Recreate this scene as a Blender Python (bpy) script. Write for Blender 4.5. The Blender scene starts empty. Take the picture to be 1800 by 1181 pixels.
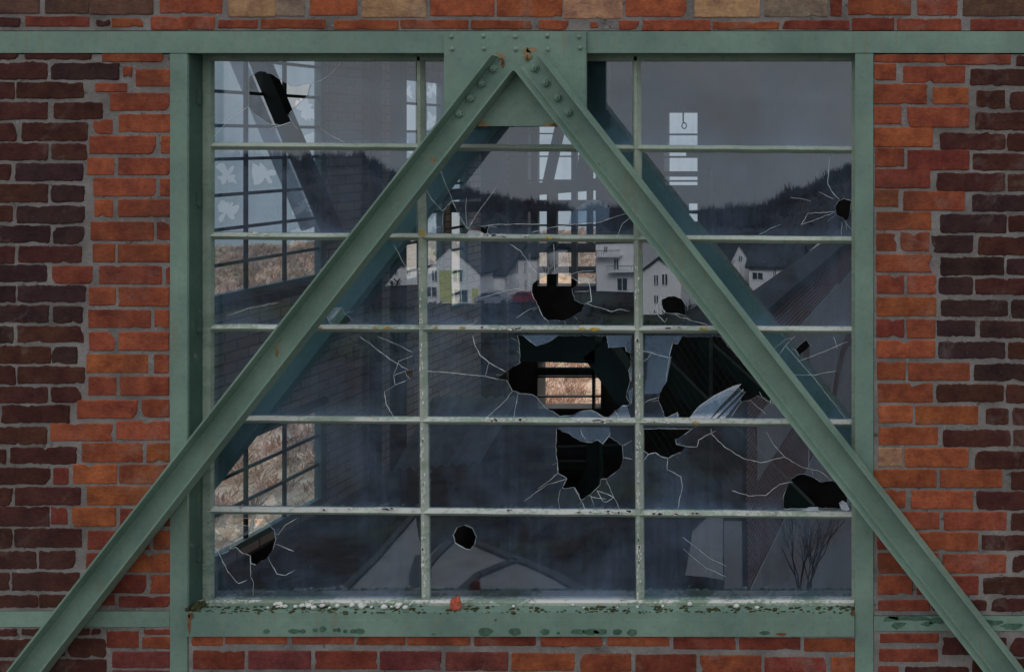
import bpy, math, random
from mathutils import Vector, noise, geometry
R = random.Random(7)
sc = bpy.context.scene
COL = sc.collection

# ------------------------------------------------------------------ camera, world, sun, exposure
ZC = 21.0            # camera height above the valley floor
DC = 4.0             # camera distance from the facade plane (y = 0)
XC, F0 = 1.76, DC / 0.0022
cam = bpy.data.cameras.new('camera'); camo = bpy.data.objects.new('camera', cam); COL.objects.link(camo)
camo.location = (XC, -DC, ZC); camo.rotation_euler = (math.radians(90), 0, 0)
cam.sensor_fit = 'HORIZONTAL'; cam.sensor_width = 36; cam.lens = 36 * F0 / 1800
cam.shift_x = -(1700 - 900) / 1800; cam.shift_y = -(590.5 - 245) / 1800
cam.clip_start = 0.05; cam.clip_end = 12000
sc.camera = camo

SUN_EL, SUN_AZ = math.radians(38), math.radians(20)      # azimuth from +y clockwise: the veiled sun stands beyond the hall, the facade is in open shade
w = bpy.data.worlds.new('World'); sc.world = w; w.use_nodes = True
nt = w.node_tree; nt.nodes.clear()
def wn(t, **k):
    n = nt.nodes.new(t)
    for a, b in k.items(): setattr(n, a, b)
    return n
out = wn('ShaderNodeOutputWorld'); bg = wn('ShaderNodeBackground'); bg.inputs[1].default_value = 0.10
sky = wn('ShaderNodeTexSky', sky_type='NISHITA', sun_disc=False, sun_elevation=SUN_EL, sun_rotation=SUN_AZ, air_density=1.0, dust_density=4.0)
tc = wn('ShaderNodeTexCoord'); sep = wn('ShaderNodeSeparateXYZ'); mx = wn('ShaderNodeMath', operation='MAXIMUM'); mx.inputs[1].default_value = 0.03
cmb = wn('ShaderNodeCombineXYZ'); nz = wn('ShaderNodeTexNoise'); nz.inputs['Scale'].default_value = 3.2; nz.inputs['Detail'].default_value = 5
mp = wn('ShaderNodeMapping'); mp.inputs['Scale'].default_value = (1, 1, 3)
rmp = wn('ShaderNodeMapRange'); rmp.inputs[1].default_value = .3; rmp.inputs[2].default_value = .75; rmp.inputs[3].default_value = 4.6; rmp.inputs[4].default_value = 8.2
cl = wn('ShaderNodeVectorMath', operation='SCALE'); cl.inputs[0].default_value = (0.985, 0.995, 1.015)
mixw = wn('ShaderNodeMix', data_type='RGBA'); mixw.inputs[0].default_value = 0.93
L = nt.links.new
L(tc.outputs['Generated'], sep.inputs[0]); L(sep.outputs[0], cmb.inputs[0]); L(sep.outputs[1], cmb.inputs[1]); L(sep.outputs[2], mx.inputs[0]); L(mx.outputs[0], cmb.inputs[2])
L(cmb.outputs[0], sky.inputs[0]); L(cmb.outputs[0], mp.inputs[0]); L(mp.outputs[0], nz.inputs[0]); L(nz.outputs[0], rmp.inputs[0]); gr = wn('ShaderNodeMapRange'); gr.inputs[3].default_value = .78; gr.inputs[4].default_value = 2.3; gm = wn('ShaderNodeMath', operation='MULTIPLY'); L(mx.outputs[0], gr.inputs[0]); L(rmp.outputs[0], gm.inputs[0]); L(gr.outputs[0], gm.inputs[1]); L(gm.outputs[0], cl.inputs['Scale'])
L(sky.outputs[0], mixw.inputs[6]); L(cl.outputs[0], mixw.inputs[7]); L(mixw.outputs[2], bg.inputs[0]); L(bg.outputs[0], out.inputs[0])
sl = bpy.data.lights.new('sun', 'SUN'); sl.energy = 2.7; sl.angle = math.radians(22); sl.color = (1, .96, .9)
so = bpy.data.objects.new('sun', sl); COL.objects.link(so)
sd = Vector((math.sin(SUN_AZ) * math.cos(SUN_EL), math.cos(SUN_AZ) * math.cos(SUN_EL), math.sin(SUN_EL)))
so.rotation_euler = sd.to_track_quat('Z', 'Y').to_euler()
sc.view_settings.view_transform = 'Standard'; sc.view_settings.look = 'None'; sc.view_settings.gamma = 1; sc.view_settings.exposure = -0.02
sc.cycles.max_bounces = 8; sc.cycles.transparent_max_bounces = 24; sc.cycles.diffuse_bounces = 4; sc.cycles.glossy_bounces = 3
sc.cycles.sample_clamp_indirect = 4

# ------------------------------------------------------------------ measuring helpers (photograph pixels -> metres at a known depth)
def P(px, py, y=0.0):
    s = (DC + y) / F0
    return Vector((XC + (px - 1700) * s, y, ZC - (py - 245) * s))
def V(px, py, d):                    # a thing behind the camera, seen mirrored in the glass, d metres along the folded ray
    s = d / F0
    return Vector((XC + (px - 1700) * s, 0.2 - (d - DC), ZC - (py - 245) * s))

# ------------------------------------------------------------------ object helpers
def props(o, label=None, cat=None, group=None, kind=None):
    if label: o['label'] = label
    if cat: o['category'] = cat
    if group: o['group'] = group
    if kind: o['kind'] = kind
    return o
def thing(name, loc, label, cat, group=None):
    o = bpy.data.objects.new(name, None); COL.objects.link(o); o.location = loc; o.empty_display_size = .1
    return props(o, label, cat, group)
def root_loc(p):
    v = Vector((0, 0, 0))
    while p is not None: v += p.location; p = p.parent
    return v
class MB:
    def __init__(s): s.v = []; s.f = []; s.m = []; s.c = []
    def add(s, vs, fs, mi=0, col=None):
        b = len(s.v); s.v += [tuple(x) for x in vs]
        for f in fs: s.f.append([b + i for i in f]); s.m.append(mi); s.c.append(col)
        return s
    def box(s, a, b, mi=0, col=None):
        x0, y0, z0 = (min(a[i], b[i]) for i in range(3)); x1, y1, z1 = (max(a[i], b[i]) for i in range(3))
        v = [(x0,y0,z0),(x1,y0,z0),(x1,y1,z0),(x0,y1,z0),(x0,y0,z1),(x1,y0,z1),(x1,y1,z1),(x0,y1,z1)]
        return s.add(v, [(0,3,2,1),(4,5,6,7),(0,1,5,4),(1,2,6,5),(2,3,7,6),(3,0,4,7)], mi, col)
    def prism(s, prof, a, b, U, W, mi=0, cap=True):   # profile points (u,w) in the plane of U,W swept from a to b
        a, b, U, W = Vector(a), Vector(b), Vector(U), Vector(W); n = len(prof)
        v = [a + U*p[0] + W*p[1] for p in prof] + [b + U*p[0] + W*p[1] for p in prof]
        f = [(i, (i+1) % n, n+(i+1) % n, n+i) for i in range(n)]
        if cap: f += [tuple(range(n))[::-1], tuple(range(n, 2*n))]
        return s.add(v, f, mi)
    def beam(s, a, b, wd, th, mi=0, up=(0,-1,0)):      # rectangular bar between two points
        a, b = Vector(a), Vector(b); d = (b-a).normalized(); up = Vector(up)
        n = d.cross(up)
        if n.length < 1e-4: n = d.cross(Vector((1,0,0)))
        n.normalize(); u = n.cross(d).normalized()
        pr = [(-wd/2,-th/2),(wd/2,-th/2),(wd/2,th/2),(-wd/2,th/2)]
        return s.prism(pr, a, b, n, u, mi)
    def cyl(s, a, b, r, n=10, r2=None, mi=0):
        a, b = Vector(a), Vector(b); d = (b-a).normalized(); q = d.orthogonal().normalized(); t = d.cross(q); r2 = r if r2 is None else r2
        v = [a + (q*math.cos(6.2832*i/n) + t*math.sin(6.2832*i/n))*r for i in range(n)] + [b + (q*math.cos(6.2832*i/n) + t*math.sin(6.2832*i/n))*r2 for i in range(n)]
        return s.add(v, [(i,(i+1)%n,n+(i+1)%n,n+i) for i in range(n)] + [tuple(range(n))[::-1], tuple(range(n,2*n))], mi)
    def slab(s, poly, dy, mi=0, side=None):            # polygon (points in an xz plane, all same y) thickened by dy towards +y
        n = len(poly); p2 = [Vector(p) + Vector((0, dy, 0)) for p in poly]
        tri = geometry.tessellate_polygon([[Vector(p) for p in poly]])
        b = len(s.v)
        s.add(list(poly) + p2, [t for t in tri] + [tuple(n+i for i in t[::-1]) for t in tri], mi)
        b = len(s.v) - 2*n
        for i in range(n):
            j = (i+1) % n; s.f.append([b+i, b+j, b+n+j, b+n+i]); s.m.append(mi if side is None else side); s.c.append(None)
        return s
    def build(s, name, mats, parent=None, smooth=False, label=None, cat=None, group=None, kind=None, fixn=True):
        if not isinstance(mats, (list, tuple)): mats = [mats]
        o0 = root_loc(parent)
        me = bpy.data.meshes.new(name); me.from_pydata([(x-o0.x, y-o0.y, z-o0.z) for x, y, z in s.v], [], s.f)
        for m in mats: me.materials.append(m)
        me.polygons.foreach_set('material_index', s.m)
        if any(c is not None for c in s.c):
            ca = me.color_attributes.new('tone', 'FLOAT_COLOR', 'CORNER'); k = 0; arr = []
            for f, c in zip(s.f, s.c):
                c = c or (1, 1, 1); arr += [c[0], c[1], c[2], 1.0] * len(f)
            ca.data.foreach_set('color', arr)
        if smooth: me.polygons.foreach_set('use_smooth', [True]*len(me.polygons))
        me.validate()
        if fixn:
            import bmesh
            bm = bmesh.new(); bm.from_mesh(me); bmesh.ops.recalc_face_normals(bm, faces=bm.faces); bm.to_mesh(me); bm.free()
        me.update()
        o = bpy.data.objects.new(name, me); COL.objects.link(o); o.parent = parent
        return props(o, label, cat, group, kind)

# ------------------------------------------------------------------ materials
class NT:
    def __init__(s, name):
        s.m = bpy.data.materials.new(name); s.m.use_nodes = True; s.t = s.m.node_tree; s.t.nodes.clear()
        s.out = s.t.nodes.new('ShaderNodeOutputMaterial')
    def n(s, t, ins=None, **k):
        x = s.t.nodes.new(t)
        for a, b in k.items(): setattr(x, a, b)
        for a, b in (ins or {}).items():
            if isinstance(b, bpy.types.NodeSocket): s.t.links.new(b, x.inputs[a])
            else: x.inputs[a].default_value = b
        return x
    def noise(s, vec, scale, detail=4, rough=.55, dist=0):
        return s.n('ShaderNodeTexNoise', {'Vector': vec, 'Scale': scale, 'Detail': detail, 'Roughness': rough, 'Distortion': dist}).outputs[0]
    def rng(s, v, a, b, c=0., d=1., smooth=False):
        x = s.n('ShaderNodeMapRange', {0: v, 1: a, 2: b, 3: c, 4: d})
        if smooth: x.interpolation_type = 'SMOOTHSTEP'
        return x.outputs[0]
    def mix(s, f, a, b, bt='MIX'):
        x = s.n('ShaderNodeMix', data_type='RGBA', blend_type=bt)
        for i, v in ((0, f), (6, a), (7, b)):
            if isinstance(v, bpy.types.NodeSocket): s.t.links.new(v, x.inputs[i])
            elif i == 0: x.inputs[i].default_value = v
            else: x.inputs[i].default_value = (*v[:3], 1)
        return x.outputs[2]
    def math(s, op, a, b=0.):
        x = s.n('ShaderNodeMath', operation=op)
        for i, v in ((0, a), (1, b)):
            if isinstance(v, bpy.types.NodeSocket): s.t.links.new(v, x.inputs[i])
            else: x.inputs[i].default_value = v
        return x.outputs[0]
    def obj(s): return s.n('ShaderNodeNewGeometry').outputs['Position']
    def stretch(s, v, sx, sy, sz): return s.n('ShaderNodeMapping', {'Vector': v, 'Scale': (sx, sy, sz)}).outputs[0]
    def bump(s, h, st, dist=.01, nrm=None):
        d = {'Height': h, 'Strength': st, 'Distance': dist}
        if nrm: d['Normal'] = nrm
        return s.n('ShaderNodeBump', d).outputs[0]
    def finish(s, col, rough=.7, nrm=None, spec=.3, metal=0.):
        d = {'Base Color': col if isinstance(col, bpy.types.NodeSocket) else (*col[:3], 1), 'Roughness': rough, 'Specular IOR Level': spec, 'Metallic': metal}
        if nrm: d['Normal'] = nrm
        b = s.n('ShaderNodeBsdfPrincipled', d); s.t.links.new(b.outputs[0], s.out.inputs[0]); return s.m

def plain(name, col, rough=.8, var=.25, scale=6, bump=.0):
    g = NT(name); p = g.obj(); n1 = g.noise(p, scale, 5)
    c = g.mix(g.rng(n1, .3, .7), tuple(x*(1-var) for x in col), tuple(min(1, x*(1+var)) for x in col))
    return g.finish(c, rough, g.bump(n1, bump, .02) if bump else None)

def mat_paint(name, base, peel=0.0, lichen=0.0, dirt=.5):
    g = NT(name); p = g.obj()
    big = g.noise(p, 3.0, 6, .6); fine = g.noise(p, 45, 6, .7); streak = g.noise(g.stretch(p, 26, 26, 2.2), 1.0, 5, .65)
    c = g.mix(g.rng(big, .35, .68), tuple(x*.74 for x in base), (base[0]*1.2, base[1]*1.13, base[2]*1.08))
    md = g.noise(p, 11, 7, .7); c = g.mix(g.math('MULTIPLY', g.rng(md, .5, .68), .35), c, (base[0]*.72, base[1]*.70, base[2]*.66))
    c = g.mix(g.math('MULTIPLY', g.rng(streak, .5, .78), .4*dirt), c, (base[0]*1.25, base[1]*.92, base[2]*.7))
    c = g.mix(g.math('MULTIPLY', g.rng(fine, .52, .75), .34*dirt), c, (.035, .05, .035))
    # worn spots with chalky edges
    sp = g.noise(p, 17, 8, .72, .3)
    c = g.mix(g.math('MULTIPLY', g.rng(sp, .64, .68), .35), c, (.36, .38, .33))
    rs = g.noise(g.stretch(p, 1, 1, 1), 9.3, 8, .75, .6)
    c = g.mix(g.math('MULTIPLY', g.rng(rs, .685, .72), .6), c, (.20, .10, .035))
    rr_ = g.noise(g.stretch(p, 60, 60, 3.2), 1.0, 4, .6); c = g.mix(g.math('MULTIPLY', g.math('MULTIPLY', g.rng(rr_, .56, .70), g.rng(g.noise(p, 2.7, 3), .50, .60)), .75*dirt), c, (.26, .19, .11))
    rough = g.rng(fine, .3, .7, .48, .75)
    if peel > 0:
        up = g.n('ShaderNodeSeparateXYZ', {0: g.n('ShaderNodeNewGeometry').outputs['True Normal']}).outputs[2]
        upm = g.rng(up, -.2, .45, .25, 1.0)
        band = g.noise(g.stretch(p, 3.5, 3.5, 14), 1.0, 3, .6)
        pn = g.noise(g.stretch(p, 55, 55, 90), 1.0, 6, .75)
        # more peeling on the sills of the middle and lower rows
        h = g.n('ShaderNodeSeparateXYZ', {0: p}).outputs[2]; low = g.rng(h, ZC - .9, ZC - .2, 1.0, .35)
        m1 = g.math('MULTIPLY', g.rng(g.math('ADD', g.math('MULTIPLY', band, .62), g.math('MULTIPLY', pn, .5)), .525, .575), g.math('MULTIPLY', upm, g.math('MULTIPLY', low, peel)))
        c = g.mix(m1, c, (.62, .63, .61))
        m2 = g.math('MULTIPLY', g.rng(g.noise(g.stretch(p, 34, 34, 60), 1.0, 5, .7, .4), .60, .66), .6*peel)
        c = g.mix(m2, c, (.16, .15, .07))
    bp = g.bump(g.math('ADD', g.math('MULTIPLY', fine, .5), g.noise(p, 160, 3)), .22, .0025)
    return g.finish(c, rough, bp, .35)

GREEN = (.195, .315, .268)
M = {}
M['paint'] = mat_paint('green_paint', GREEN, 0, dirt=.7)
M['paint_bar'] = mat_paint('green_bar_paint', (.33, .43, .365), .75, dirt=.8)
M['paint_sash'] = mat_paint('green_sash_paint', (.24, .345, .285), .45, dirt=.8)
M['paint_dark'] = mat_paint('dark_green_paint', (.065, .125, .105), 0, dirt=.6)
M['paint_twin'] = mat_paint('inner_green_paint', (.22, .37, .315), 0, dirt=.9)
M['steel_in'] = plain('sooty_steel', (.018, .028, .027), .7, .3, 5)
M['muntin'] = plain('dark_muntin', (.03, .038, .045), .7, .3, 9)

g = NT('brick'); p = g.obj()
a = g.n('ShaderNodeVertexColor', layer_name='tone').outputs[0]
n1 = g.noise(p, 11, 8, .72); n2 = g.noise(p, 70, 6, .75); n3 = g.noise(g.stretch(p, 30, 30, 120), 1.0, 5, .7)
c = g.mix(g.rng(n1, .35, .7), g.mix(1.0, a, (.52, .42, .50), 'MULTIPLY'), g.mix(1.0, a, (1.32, 1.25, 1.1), 'MULTIPLY'))
ef = g.noise(p, 4.1, 7, .7, .4); c = g.mix(g.math('MULTIPLY', g.rng(ef, .56, .72), .38), c, (.34, .29, .26))
so_ = g.noise(p, 2.3, 6, .6); c = g.mix(g.math('MULTIPLY', g.rng(so_, .54, .72), .55), c, (.05, .035, .032))
c = g.mix(g.math('MULTIPLY', g.rng(n2, .5, .72), .55), c, g.mix(1.0, a, (.42, .38, .4), 'MULTIPLY'))
c = g.mix(g.math('MULTIPLY', g.rng(n2, .60, .70, 1, 0), 0.0), c, (.5, .45, .4))
c = g.mix(g.math('MULTIPLY', g.rng(n3, .56, .72), .3), c, g.mix(1.0, a, (1.5, 1.5, 1.6), 'MULTIPLY'))
ch = g.noise(p, 60, 7, .8, .5)
c = g.mix(g.math('MULTIPLY', g.rng(ch, .66, .69), .75), c, (.30, .27, .24))
M['brick'] = g.finish(c, .9, g.bump(g.math('ADD', g.math('MULTIPLY', n3, .7), n2), .75, .0045), .15)

g = NT('mortar'); p = g.obj(); n1 = g.noise(p, 5, 6, .6); n2 = g.noise(p, 130, 7, .8); n3 = g.noise(p, 38, 6, .7)
c = g.mix(g.rng(n1, .35, .65), (.18, .168, .157), (.345, .325, .31))
vd = g.noise(p, 24, 6, .7, .3); c = g.mix(g.math('MULTIPLY', g.rng(vd, .60, .66), .7), c, (.06, .055, .05))
c = g.mix(g.math('MULTIPLY', g.rng(n2, .52, .70), .6), c, (.10, .09, .08))
c = g.mix(g.math('MULTIPLY', g.rng(n3, .60, .68), .6), c, (.46, .45, .44))
M['mortar'] = g.finish(c, .95, g.bump(g.math('ADD', n2, n3), .9, .006), .1)

# glass: clear pane, weak mirror, dust that lies thicker along the lower edge
def mat_glass(name, dust=.068, refl=.13, low=.13, tint=(.80, .88, .94), dcol=(.29, .44, .67)):
    g = NT(name); p = g.obj(); geo = g.n('ShaderNodeNewGeometry')
    wob = g.bump(g.noise(p, 3.0, 1), .035, .01)
    d = g.n('ShaderNodeVectorMath', {0: geo.outputs['Normal'], 1: geo.outputs['Incoming']}, operation='DOT_PRODUCT').outputs['Value']
    f = g.math('POWER', g.math('SUBTRACT', 1.0, g.math('ABSOLUTE', d)), 5.0)
    f = g.math('ADD', g.math('MULTIPLY', f, 1-refl), refl)
    tr = g.n('ShaderNodeBsdfTransparent', {0: (*tint, 1)}); gl = g.n('ShaderNodeBsdfGlossy', {'Color': (.93, .95, 1, 1), 'Roughness': 0.0, 'Normal': wob})
    m1 = g.n('ShaderNodeMixShader', {0: f, 1: tr.outputs[0], 2: gl.outputs[0]})
    gz = g.n('ShaderNodeSeparateXYZ', {0: g.n('ShaderNodeTexCoord').outputs['Generated']}).outputs[2]
    lowm = g.math('MULTIPLY', g.math('POWER', g.math('SUBTRACT', 1.0, gz), 12.0), low)
    st = g.rng(g.noise(g.stretch(p, 45, 45, 2.0), 1.0, 5, .7), .40, .8, .55, 1.25); bl = g.rng(g.noise(p, 2.4, 7, .68, .5), .40, .68, .12, 1.9)
    dz = g.math('ADD', g.math('MULTIPLY', g.math('MULTIPLY', st, bl), dust), g.math('MULTIPLY', lowm, bl))
    vo = g.n('ShaderNodeTexVoronoi', {'Vector': g.stretch(p, 40, 40, 24), 'Scale': 1.0}); 
    spk = g.math('MULTIPLY', g.rng(vo.outputs[0], .035, .07, 1, 0), g.rng(g.noise(p, 5, 3), .54, .62))
    dz = g.math('MINIMUM', g.math('ADD', dz, g.math('MULTIPLY', spk, .45)), .9)
    df = g.n('ShaderNodeBsdfDiffuse', {0: (*dcol, 1)})
    m2 = g.n('ShaderNodeMixShader', {0: dz, 1: m1.outputs[0], 2: df.outputs[0]})
    g.t.links.new(m2.outputs[0], g.out.inputs[0]); return g.m
M['glass'] = mat_glass('window_glass')
M['glass_pale'] = mat_glass('sky_pale_glass', .22, .13, .1, dcol=(.55, .56, .62))  # reflected sky painted in as a pale diffuse layer on the leaning shards
M['splinter'] = mat_glass('sky_white_splinter', .75, .14, .1, dcol=(.72, .73, .80))  # same painted sky sheen, whiter, for the standing splinters
M['glass_in'] = mat_glass('grimy_glass', .12, .05, .1, (.70, .76, .79), dcol=(.45, .5, .53))
g = NT('broken_edge')
M['edge'] = g.finish((.50, .58, .60), .35, None, .6)
g = NT('crack')
M['crack'] = g.finish((.82, .90, .93), .4, None, .6)
M['black_edge'] = plain('putty_shadow', (.02, .025, .02), .8)

# ------------------------------------------------------------------ brickwork
TONE = {'o': (.39, .122, .055), 'r': (.33, .098, .052), 'R': (.24, .064, .045), 'M': (.19, .056, .052), 'D': (.088, .036, .029),
        'P': (.060, .033, .034), 't': (.50, .31, .19), 'g': (.27, .235, .16), 'b': (.17, .10, .07)}
def brick(mb, x0, y0, x1, y1, t, depth, simple=False):
    k = TONE[t]; v = R.uniform(.84, 1.14); h = R.uniform(.93, 1.07)
    col = (k[0]*v, k[1]*v*h, k[2]*v*(2-h))
    if x1 - x0 < 3 or y1 - y0 < 3: return
    rough = 1.4 if t in 'DP' else .7
    if simple:
        pts = [(x0, y0), (x1, y0), (x1, y1), (x0, y1)]; q = 2.0
        pts = [(x0+q, y0), (x1-q, y0), (x1, y0+q), (x1, y1-q), (x1-q, y1), (x0+q, y1), (x0, y1-q), (x0, y0+q)]
        pts = [(x+R.uniform(-1, 1), y+R.uniform(-1, 1)) for x, y in pts]
    else:
        w_, h_ = x1-x0, y1-y0; rad = min(R.uniform(1.4, 4)*rough, h_*.45, w_*.45); pts = []
        def edge(ax, ay, bx, by):
            n = max(2, int(math.hypot(bx-ax, by-ay)/5)); 
            for i in range(n): pts.append((ax+(bx-ax)*i/n, ay+(by-ay)*i/n))
        edge(x0+rad, y0, x1-rad, y0); 
        for i in range(1, 3): a_ = math.pi/2*i/3; pts.append((x1-rad+rad*math.sin(a_), y0+rad-rad*math.cos(a_)))
        edge(x1, y0+rad, x1, y1-rad)
        for i in range(1, 3): a_ = math.pi/2*i/3; pts.append((x1-rad+rad*math.cos(a_), y1-rad+rad*math.sin(a_)))
        edge(x1-rad, y1, x0+rad, y1)
        for i in range(1, 3): a_ = math.pi/2*i/3; pts.append((x0+rad-rad*math.sin(a_), y1-rad+rad*math.cos(a_)))
        edge(x0, y1-rad, x0, y0+rad)
        for i in range(1, 3): a_ = math.pi/2*i/3; pts.append((x0+rad-rad*math.cos(a_), y0+rad-rad*math.sin(a_)))
        o_ = R.uniform(0, 99); am = .5*rough; res = []
        chips = [(R.choice(pts), R.uniform(3, 8)) for _ in range(R.choice((0, 0, 1, 1, 2)))]
        cx, cy = (x0+x1)/2, (y0+y1)/2
        for x, y in pts:
            nx = noise.noise(Vector((x*.045, y*.045, o_)))*2.2*am + noise.noise(Vector((x*.33, y*.33, o_+9)))*2.4*am
            ny = noise.noise(Vector((x*.045, y*.045, o_+40)))*2.2*am + noise.noise(Vector((x*.33, y*.33, o_+70)))*2.6*am
            for (qx, qy), cr in chips:
                d = math.hypot(x-qx, y-qy)
                if d < cr*1.6:
                    l = math.hypot(cx-x, cy-y)+1e-6; k2 = (1-d/(cr*1.6))*cr*.8; nx += (cx-x)/l*k2; ny += (cy-y)/l*k2
            res.append((x+nx, y+ny))
        pts = res
    n = len(pts); cx = sum(p[0] for p in pts)/n; cy = sum(p[1] for p in pts)/n
    w_, h_ = x1-x0, y1-y0
    tilt = R.uniform(-.0006, .0006); f = depth - .0055 + R.uniform(-.0012, .0012)
    rings = []
    for off, dy in ((-1.4, depth+.006), (-1.0, f+.003), (.1, f+.0004), (1.6, f)):
        ring = []
        for x, y in pts:
            sx = max(0, 1-2*off/w_); sy = max(0, 1-2*off/h_)
            q = P(cx+(x-cx)*sx, cy+(y-cy)*sy, 0); ring.append((q.x, dy + tilt*(x-cx)/w_*2, q.z))
        rings.append(ring)
    vs = sum(rings, []); fs = []
    for r in range(3):
        for i in range(n): fs.append((r*n+i, r*n+(i+1) % n, (r+1)*n+(i+1) % n, (r+1)*n+i))
    fs.append(tuple(3*n+i for i in range(n)))
    mb.add(vs, fs, 0, col)

def T(rows, ox, oy, k):
    return [(ox+a/k, oy+b/k, ox+c/k, oy+d/k, t) for a, b, c, d, t in rows]
L1 = T([(-100,25,110,75,'D'),(165,28,625,75,'D'),(700,35,1120,92,'r'),(-100,102,315,212,'D'),(345,105,815,215,'P'),(845,130,905,203,'r'),(935,148,1168,262,'o'),
(-100,240,90,350,'D'),(108,238,565,345,'D'),(655,245,868,300,'r'),(755,312,1165,430,'r'),(-100,375,320,490,'D'),(368,378,700,490,'D'),(640,498,770,592,'r'),(815,458,1170,580,'r'),
(-100,525,100,640,'D'),(140,515,600,640,'D'),(615,610,1065,728,'r'),(1110,610,1168,725,'o'),(-100,660,322,772,'D'),(350,665,590,772,'D'),(600,760,780,875,'o'),(812,762,1168,875,'r'),
(-100,805,65,910,'D'),(100,800,565,915,'P'),(640,900,1068,1022,'r'),(1105,905,1168,1020,'o'),(-100,945,320,1065,'D'),(350,950,575,1062,'P'),(645,1048,770,1168,'o'),(812,1048,1168,1165,'r'),
(-100,1095,75,1200,'D'),(110,1095,575,1210,'P')], 0, 85, 3.937)
L1 += T([(-100,50,335,160,'P'),(360,55,572,172,'P'),(622,22,1052,148,'r'),(1082,20,1168,142,'R'),(-100,190,92,308,'D'),(120,190,555,302,'D'),(635,175,785,297,'o'),(812,178,1168,297,'r'),
(-100,322,315,432,'P'),(355,328,628,448,'R'),(682,328,1108,448,'r'),(1145,330,1168,445,'r'),(-100,465,95,578,'P'),(110,465,585,575,'P'),(610,475,788,595,'o'),(815,475,1160,602,'r'),
(-100,602,325,712,'P'),(362,607,560,720,'P'),(605,632,1032,752,'r'),(1062,632,1160,752,'o'),(-100,745,80,855,'P'),(110,745,568,853,'D'),(612,785,780,910,'r'),(820,785,1160,908,'o'),
(-100,885,340,1000,'D'),(355,890,525,1000,'P'),(592,940,1015,1065,'o'),(1060,940,1160,1065,'r'),(-100,1025,95,1145,'D'),(115,1025,578,1138,'D'),(605,1095,795,1219,'r'),(830,1095,1160,1219,'r'),
(-100,1165,318,1273,'D'),(345,1165,550,1268,'D')], 0, 385, 3.937)
L1 += T([(5,112,472,228,'D'),(530,76,940,197,'r'),(978,70,1160,188,'r'),(-100,262,315,375,'D'),(340,240,768,355,'r'),(800,222,1163,347,'r'),(-100,415,32,512,'D'),(62,402,520,512,'D'),
(560,372,978,502,'o'),(1012,372,1165,500,'o'),(-100,545,340,655,'D'),(362,545,462,655,'R'),(498,522,798,650,'o'),(820,525,1165,648,'r'),(-100,685,80,800,'D'),(98,680,548,798,'D'),(595,670,1050,798,'o'),
(-100,815,330,945,'D'),(348,818,455,928,'R'),(495,818,790,945,'o'),(825,828,1060,945,'R'),(1085,828,1168,945,'R'),(-100,965,72,1095,'D'),(92,965,552,1090,'D'),(600,980,1025,1105,'R'),(1058,980,1165,1105,'r')], 0, 685, 3.937)
L1 += T([(-100,350,240,470,'D'),(262,345,512,470,'D'),(590,362,830,480,'R'),(860,365,1168,490,'o'),(-100,498,60,612,'D'),(75,498,540,618,'D'),(600,515,1000,635,'R'),(1032,515,1168,635,'r'),
(-100,655,250,735,'D'),(262,650,600,735,'D'),(640,650,785,720,'R'),(818,662,1168,732,'R')], 0, 881, 3.937)
LB = T([(-100,888,125,930,'D'),(140,888,480,930,'D'),(500,888,612,930,'D'),(625,888,690,930,'D'),(730,905,950,1015,'R'),(990,893,1168,922,'R'),(980,945,1168,1018,'r'),
(-100,960,440,1080,'D'),(465,955,720,1080,'D'),(775,1045,1165,1150,'M'),(-100,1105,300,1215,'D'),(320,1100,725,1220,'D'),(775,1175,1165,1290,'M')], 0, 881, 3.937)
K = 4.218
R1 = T([(60,48,590,102,'r'),(600,48,1080,118,'r'),(1125,60,1300,125,'D'),(50,118,228,235,'o'),(285,135,742,255,'r'),(785,158,1300,275,'D'),(65,268,455,412,'r'),(505,292,765,415,'o'),(835,318,1038,445,'D'),(1080,325,1300,450,'D'),
(65,432,268,562,'r'),(318,440,772,585,'r'),(822,480,1300,602,'D'),(68,590,500,730,'o'),(558,632,1042,752,'D'),(1062,632,1300,760,'D'),(82,745,288,875,'r'),(320,758,772,900,'R'),(805,785,1300,905,'D'),
(78,900,480,1035,'R'),(540,930,1038,1058,'D'),(1065,935,1300,1055,'D'),(75,1050,245,1172,'o'),(290,1062,738,1201,'r'),(800,1090,1300,1205,'P')], 1520, 85, K)
R1 += T([(88,35,490,165,'r'),(562,55,1050,185,'P'),(1068,62,1300,180,'D'),(90,195,230,318,'r'),(268,185,475,320,'r'),(500,210,800,335,'P'),(845,222,1300,350,'D'),(85,350,495,478,'r'),(562,375,1028,498,'P'),(1052,380,1300,495,'P'),
(92,505,288,638,'r'),(320,505,525,635,'r'),(552,522,800,642,'P'),(822,530,1300,642,'D'),(90,668,528,805,'o'),(570,690,1062,805,'P'),(1088,690,1300,820,'P'),(90,832,288,960,'R'),(315,832,520,965,'r'),(538,840,815,952,'P'),(858,845,1300,965,'P'),
(92,988,518,1112,'o'),(548,1000,1040,1118,'P'),(1070,1005,1300,1120,'D'),(95,1148,297,1273,'r'),(325,1155,775,1280,'r'),(812,1165,1300,1285,'P')], 1520, 365, K)
R1 += T([(98,128,500,262,'r'),(535,135,1030,258,'D'),(1050,138,1300,268,'D'),(98,288,350,412,'o'),(378,292,838,425,'o'),(900,310,1065,428,'D'),(1100,305,1300,430,'D'),(105,450,540,578,'o'),(580,470,1080,592,'D'),(1105,470,1300,590,'D'),
(100,605,272,738,'t'),(300,608,765,740,'o'),(822,630,1300,755,'D'),(68,765,530,892,'o'),(562,765,1015,895,'r'),(1090,780,1300,910,'D'),(130,915,298,1040,'o'),(345,920,798,1050,'o'),(832,930,1300,1060,'D')], 1520, 645, K)
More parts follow.
